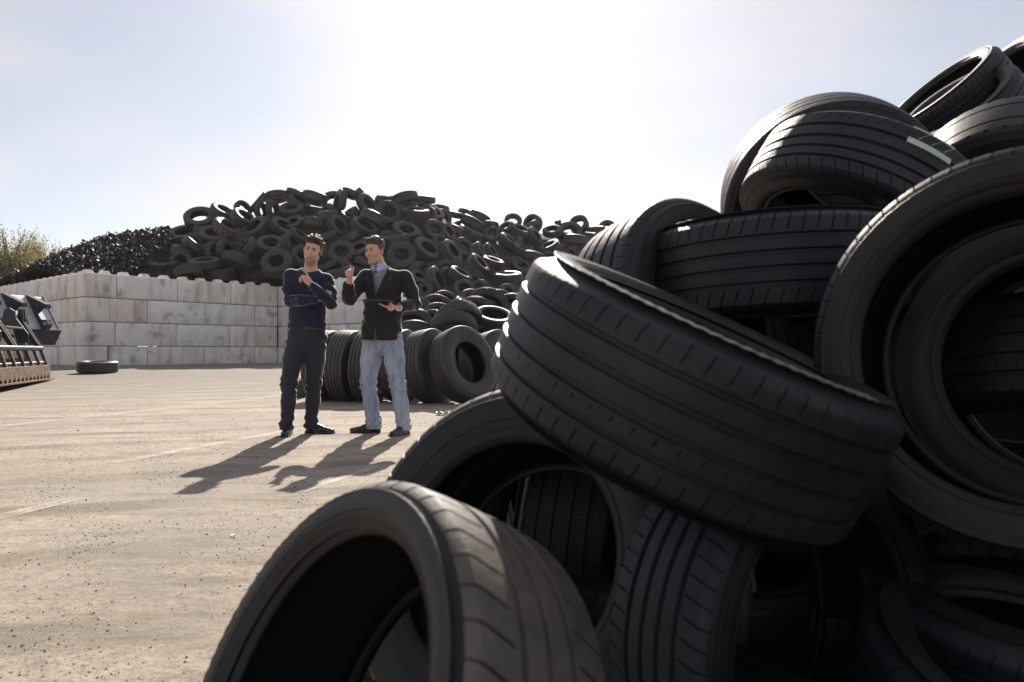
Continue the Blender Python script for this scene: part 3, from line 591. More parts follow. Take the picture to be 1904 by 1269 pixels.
#@@SHRED
# ------------------------------------------------------------------ shredded rubber
def shred_h(x, y): return ridge_h(x, y, SHRED, .56) - .12
M_shred = rubber('shredded_rubber', (.012, .012, .016), (.07, .065, .06), .25, .52, 2, .22)
sc_core = core_mesh('shredded_rubber', shred_h, -44, -9, 24.2, 52, .7, M_shred, -.15); 
def build_shred():
    N = 34000; C = []
    while len(C) < N:
        u = rnd.uniform(-60, 345); v = rnd.uniform(395, 545); Y = 24.0
        # points on the heap in world space, denser where the slope faces the yard
        x = rnd.uniform(-36, -10.5); y = rnd.uniform(24.5, 42); z = shred_h(x, y)
        if z < 2.3 or inside_wall((x, y, 0)) : continue
        if y > 36 and rnd.random() < .6: continue
        C.append((x, y, z + rnd.uniform(-.12, .10) + (.18 * rnd.random() if rnd.random() < .06 else 0)))
    C = np.array(C); n = len(C)
    L = .10 + .22 * nr.random(n) ** 1.8; Wd = L * (.18 + .45 * nr.random(n)); cur = (nr.random(n) - .5) * 1.6; T = .012
    # each shard: bent strip of 3 sections with thickness (16 verts -> 8 top, 8 bottom)
    s = np.array([-1, -.33, .33, 1.0]); V = np.zeros((n, 4, 2, 2, 3))
    for i in range(4):
        for j, w in enumerate((-1, 1)):
            for k, t in enumerate((-1, 1)):
                jag = 1 + .35 * (nr.random(n) - .5)
                V[:, i, j, k, 0] = s[i] * L * .5; V[:, i, j, k, 1] = w * Wd * .5 * jag * (1 - .25 * abs(s[i])); V[:, i, j, k, 2] = t * T * .5 + cur * L * .5 * s[i] ** 2
    V = V.reshape(n, 16, 3)
    q = nr.normal(size=(n, 4)); q[:, 0] += 0.5; q /= np.linalg.norm(q, axis=1)[:, None]; w, x, y, z = q.T
    Rm = np.stack([np.stack([1 - 2 * (y * y + z * z), 2 * (x * y - z * w), 2 * (x * z + y * w)], -1), np.stack([2 * (x * y + z * w), 1 - 2 * (x * x + z * z), 2 * (y * z - x * w)], -1), np.stack([2 * (x * z - y * w), 2 * (y * z + x * w), 1 - 2 * (x * x + y * y)], -1)], 1)
    V = np.einsum('nij,nkj->nki', Rm, V) + C[:, None]
    ix = lambda i, j, k: i * 4 + j * 2 + k; fs = []
    for i in range(3):
        fs += [(ix(i, 0, 1), ix(i + 1, 0, 1), ix(i + 1, 1, 1), ix(i, 1, 1)), (ix(i, 1, 0), ix(i + 1, 1, 0), ix(i + 1, 0, 0), ix(i, 0, 0)), (ix(i, 0, 0), ix(i + 1, 0, 0), ix(i + 1, 0, 1), ix(i, 0, 1)), (ix(i, 1, 1), ix(i + 1, 1, 1), ix(i + 1, 1, 0), ix(i, 1, 0))]
    fs += [(0, 1, 3, 2), (12, 14, 15, 13)]
    F = (np.array(fs)[None] + 16 * np.arange(n)[:, None, None]).reshape(-1, 4)
    me = mesh_np('shreds', V.reshape(-1, 3), F, M_shred); o = obj('shreds', me, sc_core); o['kind'] = 'stuff'
build_shred()
tag(sc_core, 'glinting heap of shredded black rubber behind the left end of the wall', 'shredded rubber', None, 'stuff')
# single tyre lying on the yard in front of the wall
o = truck(182, 684, 19.6, (.02, -.05, .99), 'single wide truck tyre lying flat on the yard in front of the wall', s=.9)
#@@BUCKETS
# ------------------------------------------------------------------ loader attachments at the left edge
M_black = simple('black_painted_steel', (.018, .019, .023), .38, 0, 6, .4, .5, .15)
M_greysteel = simple('scuffed_grey_steel', (.50, .50, .53), .42, .2, 3, .25, .5, .1)
def m_rust():
    m, n, l, b = mat_new('rusty_edge'); z = noise(n, l, 9, 7, .7)
    r = ramp(n, l, z.outputs['Fac'], [(.3, (.05, .028, .018)), (.5, (.13, .075, .04)), (.62, (.22, .165, .13)), (.8, (.07, .05, .04))])
    l.new(r.outputs['Color'], b.inputs['Base Color']); b.inputs['Roughness'].default_value = .7; bump(n, l, b, z.outputs['Fac'], .4, .01); return m
M_rust = m_rust()
def build_grapple():
    e0 = Vector((-10.55, 17.05, 0)); e1 = Vector((-9.30, 13.5, 0)); d = (e1 - e0).normalized(); L = 5.0     # cutting edge, right end first
    n = Vector((-d.y, d.x, 0)); n = n if n.x > 0 else -n            # towards the yard
    back = -n; up = Vector((0, 0, 1)); g0 = gz(e0.x, e0.y)
    root = empty('screening_bucket', (e0.x, e0.y, g0)); tag(root, 'black barred loader bucket with rusty toothed lip at the left edge', 'loader bucket')
    P = lambda t, b, z: d * t + back * b + up * z
    mb = MB(); mb.prism([(0, .0), (.0, .03), (-.75, .035), (-.75, 0)], P(0, 0, .02), n, up, d * L); mb.build('cutting_plate', M_rust, root)
    mb = MB(); mb.box(P(L / 2, .10, .22), (L, .05, .26), Matrix((d, back, up)).transposed()); mb.build('lip_bar', M_rust, root, bevel=.008)
    for k in range(int(L / .28)):
        t = .14 + k * .28
        MB().prism([(-.09, 0), (.09, 0), (.03, -.10), (-.03, -.10)], P(t, .06, .13), d, up, back * .05).build('tooth', M_rust, root)
    # ribs rising from the lip, leaning back
    for k in range(int(L / .60) + 1):
        MB().prism([(0, 0), (.07, 0), (.07, 1), (0, 1)], P(.02 + k * .60, .11, .34), back, up * .36 + back * .12, d * .04).build('rib', M_rust, root)
    for z_, b_, r_ in ((.40, .20, .035), (.72, .26, .055)):
        MB().tube([P(0, b_, z_), P(L, b_, z_)], r_, 10).build('cross_tube', M_black, root, smooth=.6)
    for k in range(3):
        for dt in (0, .16):
            MB().prism([(.20, .70), (.30, .70), (.66, 1.28), (.68, 1.60), (.58, 1.62), (.56, 1.32)], P(.02 + k * 1.9 + dt, 0, 0), back, up, d * .05).build('lift_arm', M_black, root)
    for t in (.45, 2.35):
        MB().prism([(.30, .85), (.72, .85), (.80, 1.35), (.76, 1.58), (.66, 1.62), (.56, 1.55), (.54, 1.40), (.30, 1.05)], P(t, .10, 0), back, up, d * .06).build('bracket', M_black, root)
    MB().tube([P(.6, .50, 1.16), P(1.8, .50, 1.16)], .03, 8).build('cross_tube', M_black, root, smooth=.6)
    MB().prism([(.20, .04), (.62, 1.15), (1.05, 1.15), (1.05, .02), (.2, .02)], P(.0, .05, .0), back, up, d * .04).build('side_plate', M_black, root)
    MB().prism([(.26, .05), (.30, .05), (.68, 1.16), (.64, 1.16)], P(.045, .0, .0), back, up, d * (L - .1)).build('back_plate', M_black, root)
    MB().prism([(.70, 1.14), (1.9, 1.14), (1.9, 1.19), (.70, 1.19)], P(.045, 0, 0), back, up, d * (L - .1)).build('top_plate', M_black, root)
    MB().prism([(1.86, .02), (1.9, .02), (1.9, 1.13), (1.86, 1.13)], P(.045, 0, 0), back, up, d * (L - .1)).build('rear_plate', M_black, root)
    return root
build_grapple()
def build_bucket():
    # second bucket behind, resting on a stand, its coupling side turned to the yard
    Y = 19.6; o = px(112, 640, Y); d = Vector((-.22, -.975, 0)).normalized(); n = Vector((.975, -.22, 0)).normalized(); up = Vector((0, 0, 1)); L = 3.2
    zb = o.z - gz(o.x, o.y); base = Vector((o.x, o.y, gz(o.x, o.y)))
    root = empty('loader_bucket', base); tag(root, 'dark loader bucket with hooked coupling brackets, behind the barred bucket', 'loader bucket')
    P = lambda t, b, z: d * t - n * b + up * (z + zb)
    h = 87 / FPX * Y
    # shell: leaning back plate and rolled belly
    sec = [(.0, .30), (.10, 0), (.55, -.02), (1.25, .35), (1.3, .6), (1.1, .6), (.5, .3), (.62, h), (.52, h), (.02, .42)]
    sec = [(.0, .34), (.18, 0), (.95, .0), (1.5, .3), (1.5, .4), (.95, .12), (.24, .12), (.10, .36), (.62, h), (.52, h)]
    MB().prism(sec, P(.06, 0, 0), -n, up, d * (L - .06)).build('shell', M_greysteel, root, bevel=.01)
    MB().prism([(-.03, .34), (.16, -.02), (.96, -.02), (1.55, .3), (.66, h + .02), (.5, h + .02)], P(0, 0, 0), -n, up, d * .06).build('side_plate', M_black, root)
    MB().prism([(-.05, .36), (.17, -.03), (.60, -.03), (.60, -.01), (.19, -.01), (-.02, .37)], P(.0, 0.0, 0), -n, up, d * L).build('wear_plate', M_black, root)
    for k in range(4):
        t = .42 + k * .72
        br = MB().prism([(.55, h + .01), (.46, h + .02), (-.12, h - .22), (-.14, h - .32), (-.04, h - .34), (.06, h - .27), (.16, h - .40), (.0, .62), (-.14, .62), (-.20, .50), (-.10, .36), (.05, .25), (.12, .36)], P(t, .02, 0), -n, up, d * .16).build('hook_bracket', M_black, root)
        MB().tube([P(t - .01, -.09, .52), P(t + .17, -.09, .52)], .045, 10).build('pin', M_greysteel, root)
    # timber stand under it, hidden behind the barred bucket
    MB().box(P(1.7, .6, -zb / 2), (1.6, .5, zb), Matrix((d, -n, up)).transposed()).build('stand', M_black, root)
build_bucket()
#@@TREES
# ------------------------------------------------------------------ willow trees far left
def m_leaf():
    m, n, l, b = mat_new('willow_leaf'); out = n['Material Output']
    oi = n.new('ShaderNodeObjectInfo'); tc = n.new('ShaderNodeTexCoord'); z = noise(n, l, .9, 4, .6)
    c = mix(n, l, ramp(n, l, z.outputs['Fac'], [(.35, 0), (.7, 1)]).outputs['Color'], (.10, .10, .035), (.20, .17, .065))
    l.new(c, b.inputs['Base Color']); b.inputs['Roughness'].default_value = .6
    t = n.new('ShaderNodeBsdfTranslucent'); l.new(mix(n, l, .5, c, (.30, .28, .10)), t.inputs['Color']); ms = n.new('ShaderNodeMixShader'); ms.inputs['Fac'].default_value = .5
    l.new(b.outputs[0], ms.inputs[1]); l.new(t.outputs[0], ms.inputs[2]); l.new(ms.outputs[0], out.inputs['Surface']); return m
M_leaf = m_leaf(); M_bark = simple('bark', (.10, .075, .05), .9, 0, 8, .4, .2, .4)
def willow(u, vtop, Y, w, label, seed):
    r = random.Random(seed); g = np.random.default_rng(seed); b = px(u, 650, Y); top = px(u, vtop, Y).z; root = empty('willow_tree', (b.x, Y, .33)); tag(root, label, 'tree', 'willow trees beyond the heap'); H = top - .33
    mb = MB(); mb.tube([(0, 0, 0), (.1, 0, H * .3), (.0, .1, H * .55)], [.5, .38, .2], 10); tips = []
    for k in range(16):
        a = r.uniform(0, 6.28); rr = w * r.uniform(.3, .95); p = Vector((math.cos(a) * rr, math.sin(a) * rr * .8, H * r.uniform(.68, 1.0))); s = Vector((0, 0, H * r.uniform(.3, .55)))
        m_ = (s + p) / 2 + Vector((0, 0, H * .12)); mb.tube([s, m_, p], [.14, .08, .03], 6); tips += [p, m_, (m_ + p) / 2]
    mb.build('trunk', M_bark, root, smooth=.6)
    pts = []
    for k in range(900):
        t = r.choice(tips); c = t + Vector((r.gauss(0, w * .16), r.gauss(0, w * .16), r.gauss(0, .35))); ln = r.uniform(1.0, 4.2)
        dr = Vector((r.uniform(-.25, .25), r.uniform(-.25, .25), -1))
        for q in range(int(ln / .13)): pts.append(c + dr * (q * .13) + Vector((r.gauss(0, .07), r.gauss(0, .07), r.gauss(0, .05))))
    P = np.array([tuple(p) for p in pts]); P = P[P[:, 2] > .6]; n = len(P); ang = g.random(n) * 6.28; L = .10 + .10 * g.random(n); tl = g.normal(size=(n, 3)) * .5 + np.array([0, 0, -1.0]); tl /= np.linalg.norm(tl, axis=1)[:, None]
    sd = np.stack([np.cos(ang), np.sin(ang), 0 * ang], -1) * (L * .28)[:, None]
    V = np.stack([P, P + tl * (L * .5)[:, None] + sd, P + tl * L[:, None] * 1.2, P + tl * (L * .5)[:, None] - sd], 1)
    obj('crown', mesh_np('crown', V.reshape(-1, 3), np.arange(4 * n).reshape(n, 4), M_leaf), root)
willow(20, 428, 62, 3.2, 'yellow green willow at the far left edge, taller of the two', 5)
willow(78, 446, 66, 2.0, 'smaller willow crown just left of the shredded rubber', 6)
willow(-45, 440, 64, 3.2, 'willow cut off by the left edge of the picture', 8)
#@@PEOPLE
# ------------------------------------------------------------------ people: smooth-union distance fields meshed by surface nets
class Field:
    def __init__(s, lo, hi, h):
        s.lo = np.array(lo, np.float32); s.h = h; s.n = np.ceil((np.array(hi) - s.lo) / h).astype(int) + 1
        s.F = np.full(s.n, 1.0, np.float32)
    def sub(s, lo, hi):
        a = np.maximum(0, np.floor((np.array(lo) - s.lo) / s.h).astype(int)); b = np.minimum(s.n, np.ceil((np.array(hi) - s.lo) / s.h).astype(int) + 1)
        if (b <= a).any(): return None, None
        g = [s.lo[i] + s.h * np.arange(a[i], b[i], dtype=np.float32) for i in range(3)]
        return tuple(slice(a[i], b[i]) for i in range(3)), np.stack(np.meshgrid(*g, indexing='ij'), -1)
    def put(s, sl, d, k, op):
        f = s.F[sl]
        if op == 'cut': d = -d; m = np.maximum(f, d) if k <= 0 else np.maximum(f, d) + np.maximum(k - np.abs(f - d), 0) ** 2 / (4 * k)
        elif op == 'and': m = np.maximum(f, d)
        else: m = np.minimum(f, d) if k <= 0 else np.minimum(f, d) - np.maximum(k - np.abs(f - d), 0) ** 2 / (4 * k)
        s.F[sl] = m
    def cone(s, a, b, ra, rb, k=.02, flat=None, op='add'):
        """round cone a-b; flat=(axis unit vector, factor<1) squashes the section along that axis"""
        a = np.array(a, np.float32); b = np.array(b, np.float32); m = max(ra, rb) + k + .03
        sl, P = s.sub(np.minimum(a, b) - m, np.maximum(a, b) + m)
        if sl is None: return s
        ba = b - a; t = np.clip(((P - a) @ ba) / max(1e-9, ba @ ba), 0, 1); q = P - a - t[..., None] * ba
        if flat is not None:
            ax = np.array(flat[0], np.float32); ax /= np.linalg.norm(ax); c = q @ ax; q = q + (c * (1 / flat[1] - 1))[..., None] * ax
        d = np.linalg.norm(q, axis=-1) - (ra + (rb - ra) * t)
        if flat is not None: d *= .75
        s.put(sl, d, k, op); return s
    def chain(s, pts, rad, k=.02, flat=None):
        for i in range(len(pts) - 1): s.cone(pts[i], pts[i + 1], rad[i], rad[i + 1], k, flat)
        return s
    def ell(s, c, r, k=.02, M=None, op='add'):
        c = np.array(c, np.float32); r = np.array(r, np.float32); m = r.max() + k + .02; sl, P = s.sub(c - m, c + m)
        if sl is None: return s
        q = P - c
        if M is not None: q = q @ np.array(M, np.float32)          # columns of M are the local axes
        l = np.linalg.norm(q / r, axis=-1); d = (l - 1) * r.min() * np.where(l > 1, 1.0, 1.0)
        g = np.linalg.norm(q / (r * r), axis=-1); d = np.where(g > 1e-6, l * (l - 1) / np.maximum(g, 1e-6), d)
        s.put(sl, d, k, op); return s
    def box(s, c, r, rnd_, k=.01, M=None, op='add'):
        c = np.array(c, np.float32); r = np.array(r, np.float32); m = np.linalg.norm(r) + k + .02; sl, P = s.sub(c - m, c + m)
        if sl is None: return s
        q = P - c
        if M is not None: q = q @ np.array(M, np.float32)
        e = np.abs(q) - r + rnd_; d = np.linalg.norm(np.maximum(e, 0), axis=-1) + np.minimum(e.max(-1), 0) - rnd_
        s.put(sl, d, k, op); return s
    def fn(s, f):
        sl, P = s.sub(s.lo, s.lo + s.h * s.n); s.F = f(P, s.F); return s
    def mesh(s, name, mat, smooth=1):
        F = s.F; I = F < 0; n = F.shape
        c = np.zeros(tuple(x - 1 for x in n), np.int8)
        cr = [(i, j, k) for i in (0, 1) for j in (0, 1) for k in (0, 1)]
        sv = lambda A, i, j, k: A[i:n[0] - 1 + i, j:n[1] - 1 + j, k:n[2] - 1 + k]
        for q in cr: c += sv(I, *q)
        cells = np.argwhere((c > 0) & (c < 8)); idx = np.full(c.shape, -1, np.int32); idx[tuple(cells.T)] = np.arange(len(cells))
        val = {q: F[cells[:, 0] + q[0], cells[:, 1] + q[1], cells[:, 2] + q[2]] for q in cr}
        S = np.zeros((len(cells), 3)); N = np.zeros(len(cells))
        for q in cr:
            for ax in range(3):
                if q[ax]: continue
                w = list(q); w[ax] = 1; w = tuple(w); a, b = val[q], val[w]; m = (a < 0) != (b < 0); t = np.where(m, a / np.where(m, a - b, 1), 0)
                p = np.array(q, float)[None] + np.zeros((len(cells), 1)); p[:, ax] += t; S += p * m[:, None]; N += m
        V = (cells + S / np.maximum(N, 1)[:, None]) * s.h + s.lo
        Q = []
        for ax in range(3):
            o1, o2 = [(1, 2), (2, 0), (0, 1)][ax]
            lo = [slice(1, n[i] - 1) for i in range(3)]; lo[ax] = slice(0, n[ax] - 1); hi = list(lo); hi[ax] = slice(1, n[ax])
            a, b = I[tuple(lo)], I[tuple(hi)]; e = np.argwhere(a != b); fl = a[tuple(e.T)]
            off = np.array([1, 1, 1]); off[ax] = 0; e = e + off
            def cid(d1, d2):
                w = e.copy(); w[:, o1] -= d1; w[:, o2] -= d2; return idx[tuple(w.T)]
            q = np.stack([cid(1, 1), cid(0, 1), cid(0, 0), cid(1, 0)], -1); q[~fl] = q[~fl][:, ::-1]; Q.append(q)
        Q = np.concatenate(Q); Q = Q[(Q >= 0).all(1)]
        for _ in range(smooth):
            A = np.zeros_like(V); C = np.zeros(len(V))
            for i in range(4):
                np.add.at(A, Q[:, i], V[Q[:, (i + 1) % 4]]); np.add.at(C, Q[:, i], 1)
            V = V * .5 + .5 * A / np.maximum(C, 1)[:, None]
        return mesh_np(name, V, Q, mat, 3.2)

def rotM(rx, ry, rz):      # local->world columns, applied x then y then z
    return np.array((Matrix.Rotation(rz, 3, 'Z') @ Matrix.Rotation(ry, 3, 'Y') @ Matrix.Rotation(rx, 3, 'X')))
def head(f, c, M, hb=None, jaw=1.0):
    L = lambda x, y, z: tuple(np.array(c) + M @ np.array((x, y, z)))
    f.ell(L(0, .018, .048), (.074, .094, .082), .02, M); f.ell(L(0, -.030, -.015), (.060 * jaw, .066, .088), .03, M)
    f.cone(L(-.040 * jaw, .0, -.055), L(-.014, -.066, -.098), .030, .022, .02); f.cone(L(.040 * jaw, .0, -.055), L(.014, -.066, -.098), .030, .022, .02)
    f.cone(L(-.012, -.074, -.098), L(.012, -.074, -.098), .019, .019, .012)
    f.cone(L(-.036, -.082, .026), L(.036, -.082, .026), .011, .011, .012)                       # brow
    f.ell(L(-.032, -.094, .006), (.017, .012, .010), .008, M, 'cut'); f.ell(L(.032, -.094, .006), (.017, .012, .010), .008, M, 'cut')
    f.ell(L(-.032, -.076, .006), (.012, .012, .011), .003, M); f.ell(L(.032, -.076, .006), (.012, .012, .011), .003, M)
    f.cone(L(0, -.088, .016), L(0, -.112, -.024), .008, .0125, .010); f.ell(L(-.013, -.100, -.028), (.009, .010, .008), .006, M); f.ell(L(.013, -.100, -.028), (.009, .010, .008), .006, M)
    f.cone(L(-.019, -.086, -.058), L(.019, -.086, -.058), .008, .008, .006); f.cone(L(-.016, -.085, -.071), L(.016, -.085, -.071), .009, .009, .006)
    f.ell(L(0, -.100, -.064), (.017, .010, .0035), .002, M, 'cut')
    f.ell(L(-.044, -.062, -.022), (.020, .020, .020), .02, M); f.ell(L(.044, -.062, -.022), (.020, .020, .020), .02, M)     # cheekbones
    for sx in (-1, 1):
        R2 = M @ np.array(Matrix.Rotation(sx * .45, 3, 'Z')); f.ell(L(sx * .079, .012, -.004), (.008, .020, .032), .006, R2); f.ell(L(sx * .084, .006, -.002), (.006, .009, .016), .004, R2, 'cut')
    return L
def hand(f, wrist, palm, up, thumb_side, fingers, thumb, r=.0085):
    """palm ellipsoid between wrist and knuckles; fingers: list of 4 chains of points, thumb: chain"""
    w, p = np.array(wrist), np.array(palm); f.cone(w, w * .3 + p * .7, .026, .030, .014, (up, .62)); f.ell(p, (.036, .036, .036), .012)
    for i, ch in enumerate(fingers):
        rr = [r * 1.08, r, r * .92, r * .78][:len(ch)] if i < 3 else [r * .95, r * .88, r * .8, r * .68][:len(ch)]; f.chain(ch, rr, .0035)
    f.chain(thumb, [r * 1.35, r * 1.15, r * .85][:len(thumb)], .006)
    return f
def curl_fingers(palm, fwd, side, dn, curls, L=.082, spread=.019):
    """four finger chains from the knuckles: fwd = pointing direction, side = index->little, dn = curl direction"""
    palm, fwd, side, dn = [np.array(x, float) for x in (palm, fwd, side, dn)]; fwd /= np.linalg.norm(fwd); side /= np.linalg.norm(side); dn /= np.linalg.norm(dn); out = []
    for i, cu in enumerate(curls):
        k = palm + fwd * .030 + side * (i - 1.5) * spread; ln = L * (.95, 1.03, .97, .78)[i]; ch = [k]; a = 0
        for seg, fr in enumerate((.45, .30, .25)):
            a += cu * (1.1, 1.35, .8)[seg]; ch.append(ch[-1] + (fwd * math.cos(a) + dn * math.sin(a)) * ln * fr)
        out.append(ch)
    return out
def wr(P, F, amp, fr, seed, zc=None, zw=None, tilt=(0, 0, 0)):
    """cloth wrinkles: warped sine ripples added to the distance"""
    g = np.random.default_rng(seed); x, y, z = P[..., 0], P[..., 1], P[..., 2]; s = 0
    for i in range(3):
        ph = g.random(3) * 6.28; d = g.normal(size=3) * .45
        s = s + np.sin(fr * (1 + .45 * i) * (z + d[0] * x * 1.4 + d[1] * y + .02 * np.sin(23 * x + ph[1]) + .02 * np.sin(17 * z + ph[2])) + ph[0]) / (1 + .6 * i)
    m = 1.0 if zc is None else sum(np.exp(-((z - a) / b) ** 2) for a, b in zip(zc, zw))
    return F + amp * s * m
def m_skin(name, c, stub, hc, chin):
    m, n, l, b = mat_new(name); z = noise(n, l, 30, 4, .6)
    base = mix(n, l, ramp(n, l, z.outputs['Fac'], [(.35, 0), (.7, .5)]).outputs['Color'], c, (c[0] * .86, c[1] * .70, c[2] * .64))
    tc = n.new('ShaderNodeTexCoord'); vs = n.new('ShaderNodeVectorMath'); vs.operation = 'DISTANCE'; l.new(tc.outputs['Object'], vs.inputs[0]); vs.inputs[1].default_value = tuple(chin)
    r = n.new('ShaderNodeMapRange'); r.inputs['From Min'].default_value = .045; r.inputs['From Max'].default_value = .075; r.inputs['To Min'].default_value = stub; r.inputs['To Max'].default_value = 0; l.new(vs.outputs['Value'], r.inputs['Value'])
    l.new(mix(n, l, r.outputs['Result'], base, hc), b.inputs['Base Color']); b.inputs['Roughness'].default_value = .48; b.inputs['Subsurface Weight'].default_value = .18; b.inputs['Subsurface Radius'].default_value = (.02, .006, .003); b.inputs['Subsurface Scale'].default_value = .6
    return m
M_hair = simple('dark_hair', (.030, .019, .012), .5, 0, 60, .5, .5, .6)
M_hair2 = simple('brown_hair', (.060, .036, .020), .5, 0, 60, .5, .5, .6)
def weave(name, c, rough=.85, sc_=260, sheen=1.0, var=.18):
    m, n, l, b = mat_new(name); z = noise(n, l, sc_, 3, .6); z2 = noise(n, l, 9, 4, .6)
    cc = mix(n, l, ramp(n, l, z2.outputs['Fac'], [(.3, 0), (.7, 1)]).outputs['Color'], tuple(x * (1 - var) for x in c), tuple(x * (1 + var) for x in c))
    cc = mix(n, l, ramp(n, l, z.outputs['Fac'], [(.35, .35), (.6, 0)]).outputs['Color'], cc, tuple(x * .55 for x in c)); l.new(cc, b.inputs['Base Color'])
    b.inputs['Roughness'].default_value = rough; b.inputs['Sheen Weight'].default_value = sheen; b.inputs['Sheen Roughness'].default_value = .28; bump(n, l, b, z.outputs['Fac'], .25, .002); return m
def m_denim():
    m, n, l, b = mat_new('faded_denim'); z = noise(n, l, 7, 5, .6, mapping=(1.6, 1.6, .5)); z2 = noise(n, l, 300, 3, .6)
    c = mix(n, l, ramp(n, l, z.outputs['Fac'], [(.32, 0), (.66, 1)]).outputs['Color'], (.19, .26, .39), (.46, .50, .56))
    c = mix(n, l, ramp(n, l, z2.outputs['Fac'], [(.3, .4), (.6, 0)]).outputs['Color'], c, (.10, .15, .27)); l.new(c, b.inputs['Base Color']); b.inputs['Roughness'].default_value = .9; bump(n, l, b, z2.outputs['Fac'], .3, .002); return m
M_sweater = weave('navy_knit', (.010, .014, .040), .85); M_trouser = weave('charcoal_wool', (.018, .021, .034), .8); M_jacket = weave('black_wool', (.012, .012, .015), .85); M_greyknit = weave('grey_knit', (.26, .27, .31), .9)
M_denim = m_denim(); M_shirt = weave('pale_blue_cotton', (.42, .50, .72), .8, 300, .1, .06); M_leather = simple('black_leather', (.012, .012, .014), .25, 0, 30, .3, .6, .1); M_brownl = simple('brown_leather', (.07, .035, .018), .4)
M_steel = simple('polished_steel', (.6, .6, .62), .25, 1); M_white_eye = simple('eye_white', (.55, .52, .50), .3); M_lip = simple('lip', (.26, .09, .08), .5)

def shoe_mesh(L_, toe, dirv, h=.11):
    """shoe in local frame: heel at origin, sole at z=0, pointing along dirv"""
    f = Field((-.09, -.09, -.02), (.36, .09, .17), .006)
    f.ell((.06, 0, .050), (.062, .040, .052), .02); f.cone((.05, 0, .038), (.20, 0, .030), .042, .036, .02, ((0, 0, 1), .8)); f.ell((.235, 0, .026), (.062, .036, .026), .02); f.cone((.035, 0, .06), (.03, 0, .125), .040, .042, .02)
    f.cone((.05, 0, .09), (.16, 0, .052), .030, .024, .02)
    f.fn(lambda P, F: np.maximum(F, .004 - P[..., 2]))
    f.box((.06, 0, .010), (.062, .041, .012), .006, .004); f.box((.205, 0, .007), (.085, .038, .008), .004, .004)
    me = f.mesh('shoe', M_leather, 1); return me
SHOE = shoe_mesh(.29, 0, None)
def shoe(root, heel, ang, s=1.0):
    o = bpy.data.objects.new('shoe', SHOE); link(o, root); o.location = heel; o.rotation_euler = (0, 0, ang); o.scale = (s, s, s); return o
def leg(f, hip, knee, ank, r, k=.03, bell=None, break_=.012):
    h, kn, a = [np.array(x, float) for x in (hip, knee, ank)]; m1 = h * .5 + kn * .5 + np.array((0, -.012, 0)); m2 = kn * .55 + a * .45 + np.array((0, .018, 0))
    f.chain([h, m1, kn, m2, a], [r[0], r[1], r[2], r[3], r[4]], k)

def build_hair(name, c, M, mat, root, seed, quiff, style):
    f = Field(np.array(c) - .17, np.array(c) + .19, .0045); L = lambda x, y, z: tuple(np.array(c) + M @ np.array((x, y, z))); r = random.Random(seed)
    f.ell(L(0, .022, .056), (.081, .100, .086), .01, M)
    for k in range(90):                                   # tufts
        a = r.uniform(0, 6.28); e = r.uniform(.18, 1.5); d = np.array((math.cos(a) * math.cos(e), math.sin(a) * math.cos(e), math.sin(e)))
        p = np.array((0, .020, .054)) + d * np.array((.076, .094, .084)); q = p + d * r.uniform(.002, .011) + np.array((r.uniform(-.014, .014), -.016 * r.random(), r.uniform(0, .006)))
        f.cone(L(*p), L(*q), .015, .009, .006)
    for k in range(26):                                   # fringe, brushed up
        x = r.uniform(-.055, .055); p = (x, -.052 + .25 * abs(x), .098); q = (x * 1.1 + r.uniform(-.012, .012), -.060 - .012 * r.random(), .112 + quiff * r.random()); f.cone(L(*p), L(*q), .017, .010, .010)
    Mi = M.copy(); cc = np.array(c)
    def cut(P, F):
        q = (P - cc) @ Mi; x, y, z = q[..., 0], q[..., 1], q[..., 2]
        line = np.where(y < -.035, .062 + .35 * np.maximum(0, -.055 - y) - .5 * np.maximum(0, np.abs(x) - .05), np.where(y < .0, .062 - (y + .035) * 2.6, np.where(y < .03, -.028 + (y) * 1.0, -.005 - (y - .03) * .9)))
        return np.maximum(F, (line - z) * .8)
    f.fn(cut); obj(name, f.mesh(name, mat, 1), root)

def face_bits(root, c, M, hair_m, gaze=0):
    L = lambda x, y, z: Vector(np.array(c) + M @ np.array((x, y, z)))
    for sx in (-1, 1):
        f = Field(np.array(L(sx * .032, -.08, .02)) - .04, np.array(L(sx * .032, -.08, .02)) + .04, .003); f.ell(tuple(L(sx * .032, -.0865, .006)), (.0135, .006, .0058), 0, M); obj('eye', f.mesh('eye', M_hair, 1), root)
        f = Field(np.array(L(sx * .032, -.085, .03)) - .045, np.array(L(sx * .032, -.085, .03)) + .045, .003); f.cone(tuple(L(sx * .014, -.0935, .0235)), tuple(L(sx * .046, -.086, .028)), .0064, .0042, .002); obj('eyebrow', f.mesh('eyebrow', hair_m, 1), root)
    f = Field(np.array(L(0, -.09, -.064)) - .045, np.array(L(0, -.09, -.064)) + .045, .003); f.cone(tuple(L(-.015, -.0875, -.073)), tuple(L(.015, -.0875, -.073)), .0068, .0068, .002, ); f.cone(tuple(L(-.016, -.0885, -.0565)), tuple(L(.016, -.0885, -.0565)), .005, .005, .001); obj('lips', f.mesh('lips', M_lip, 1), root)

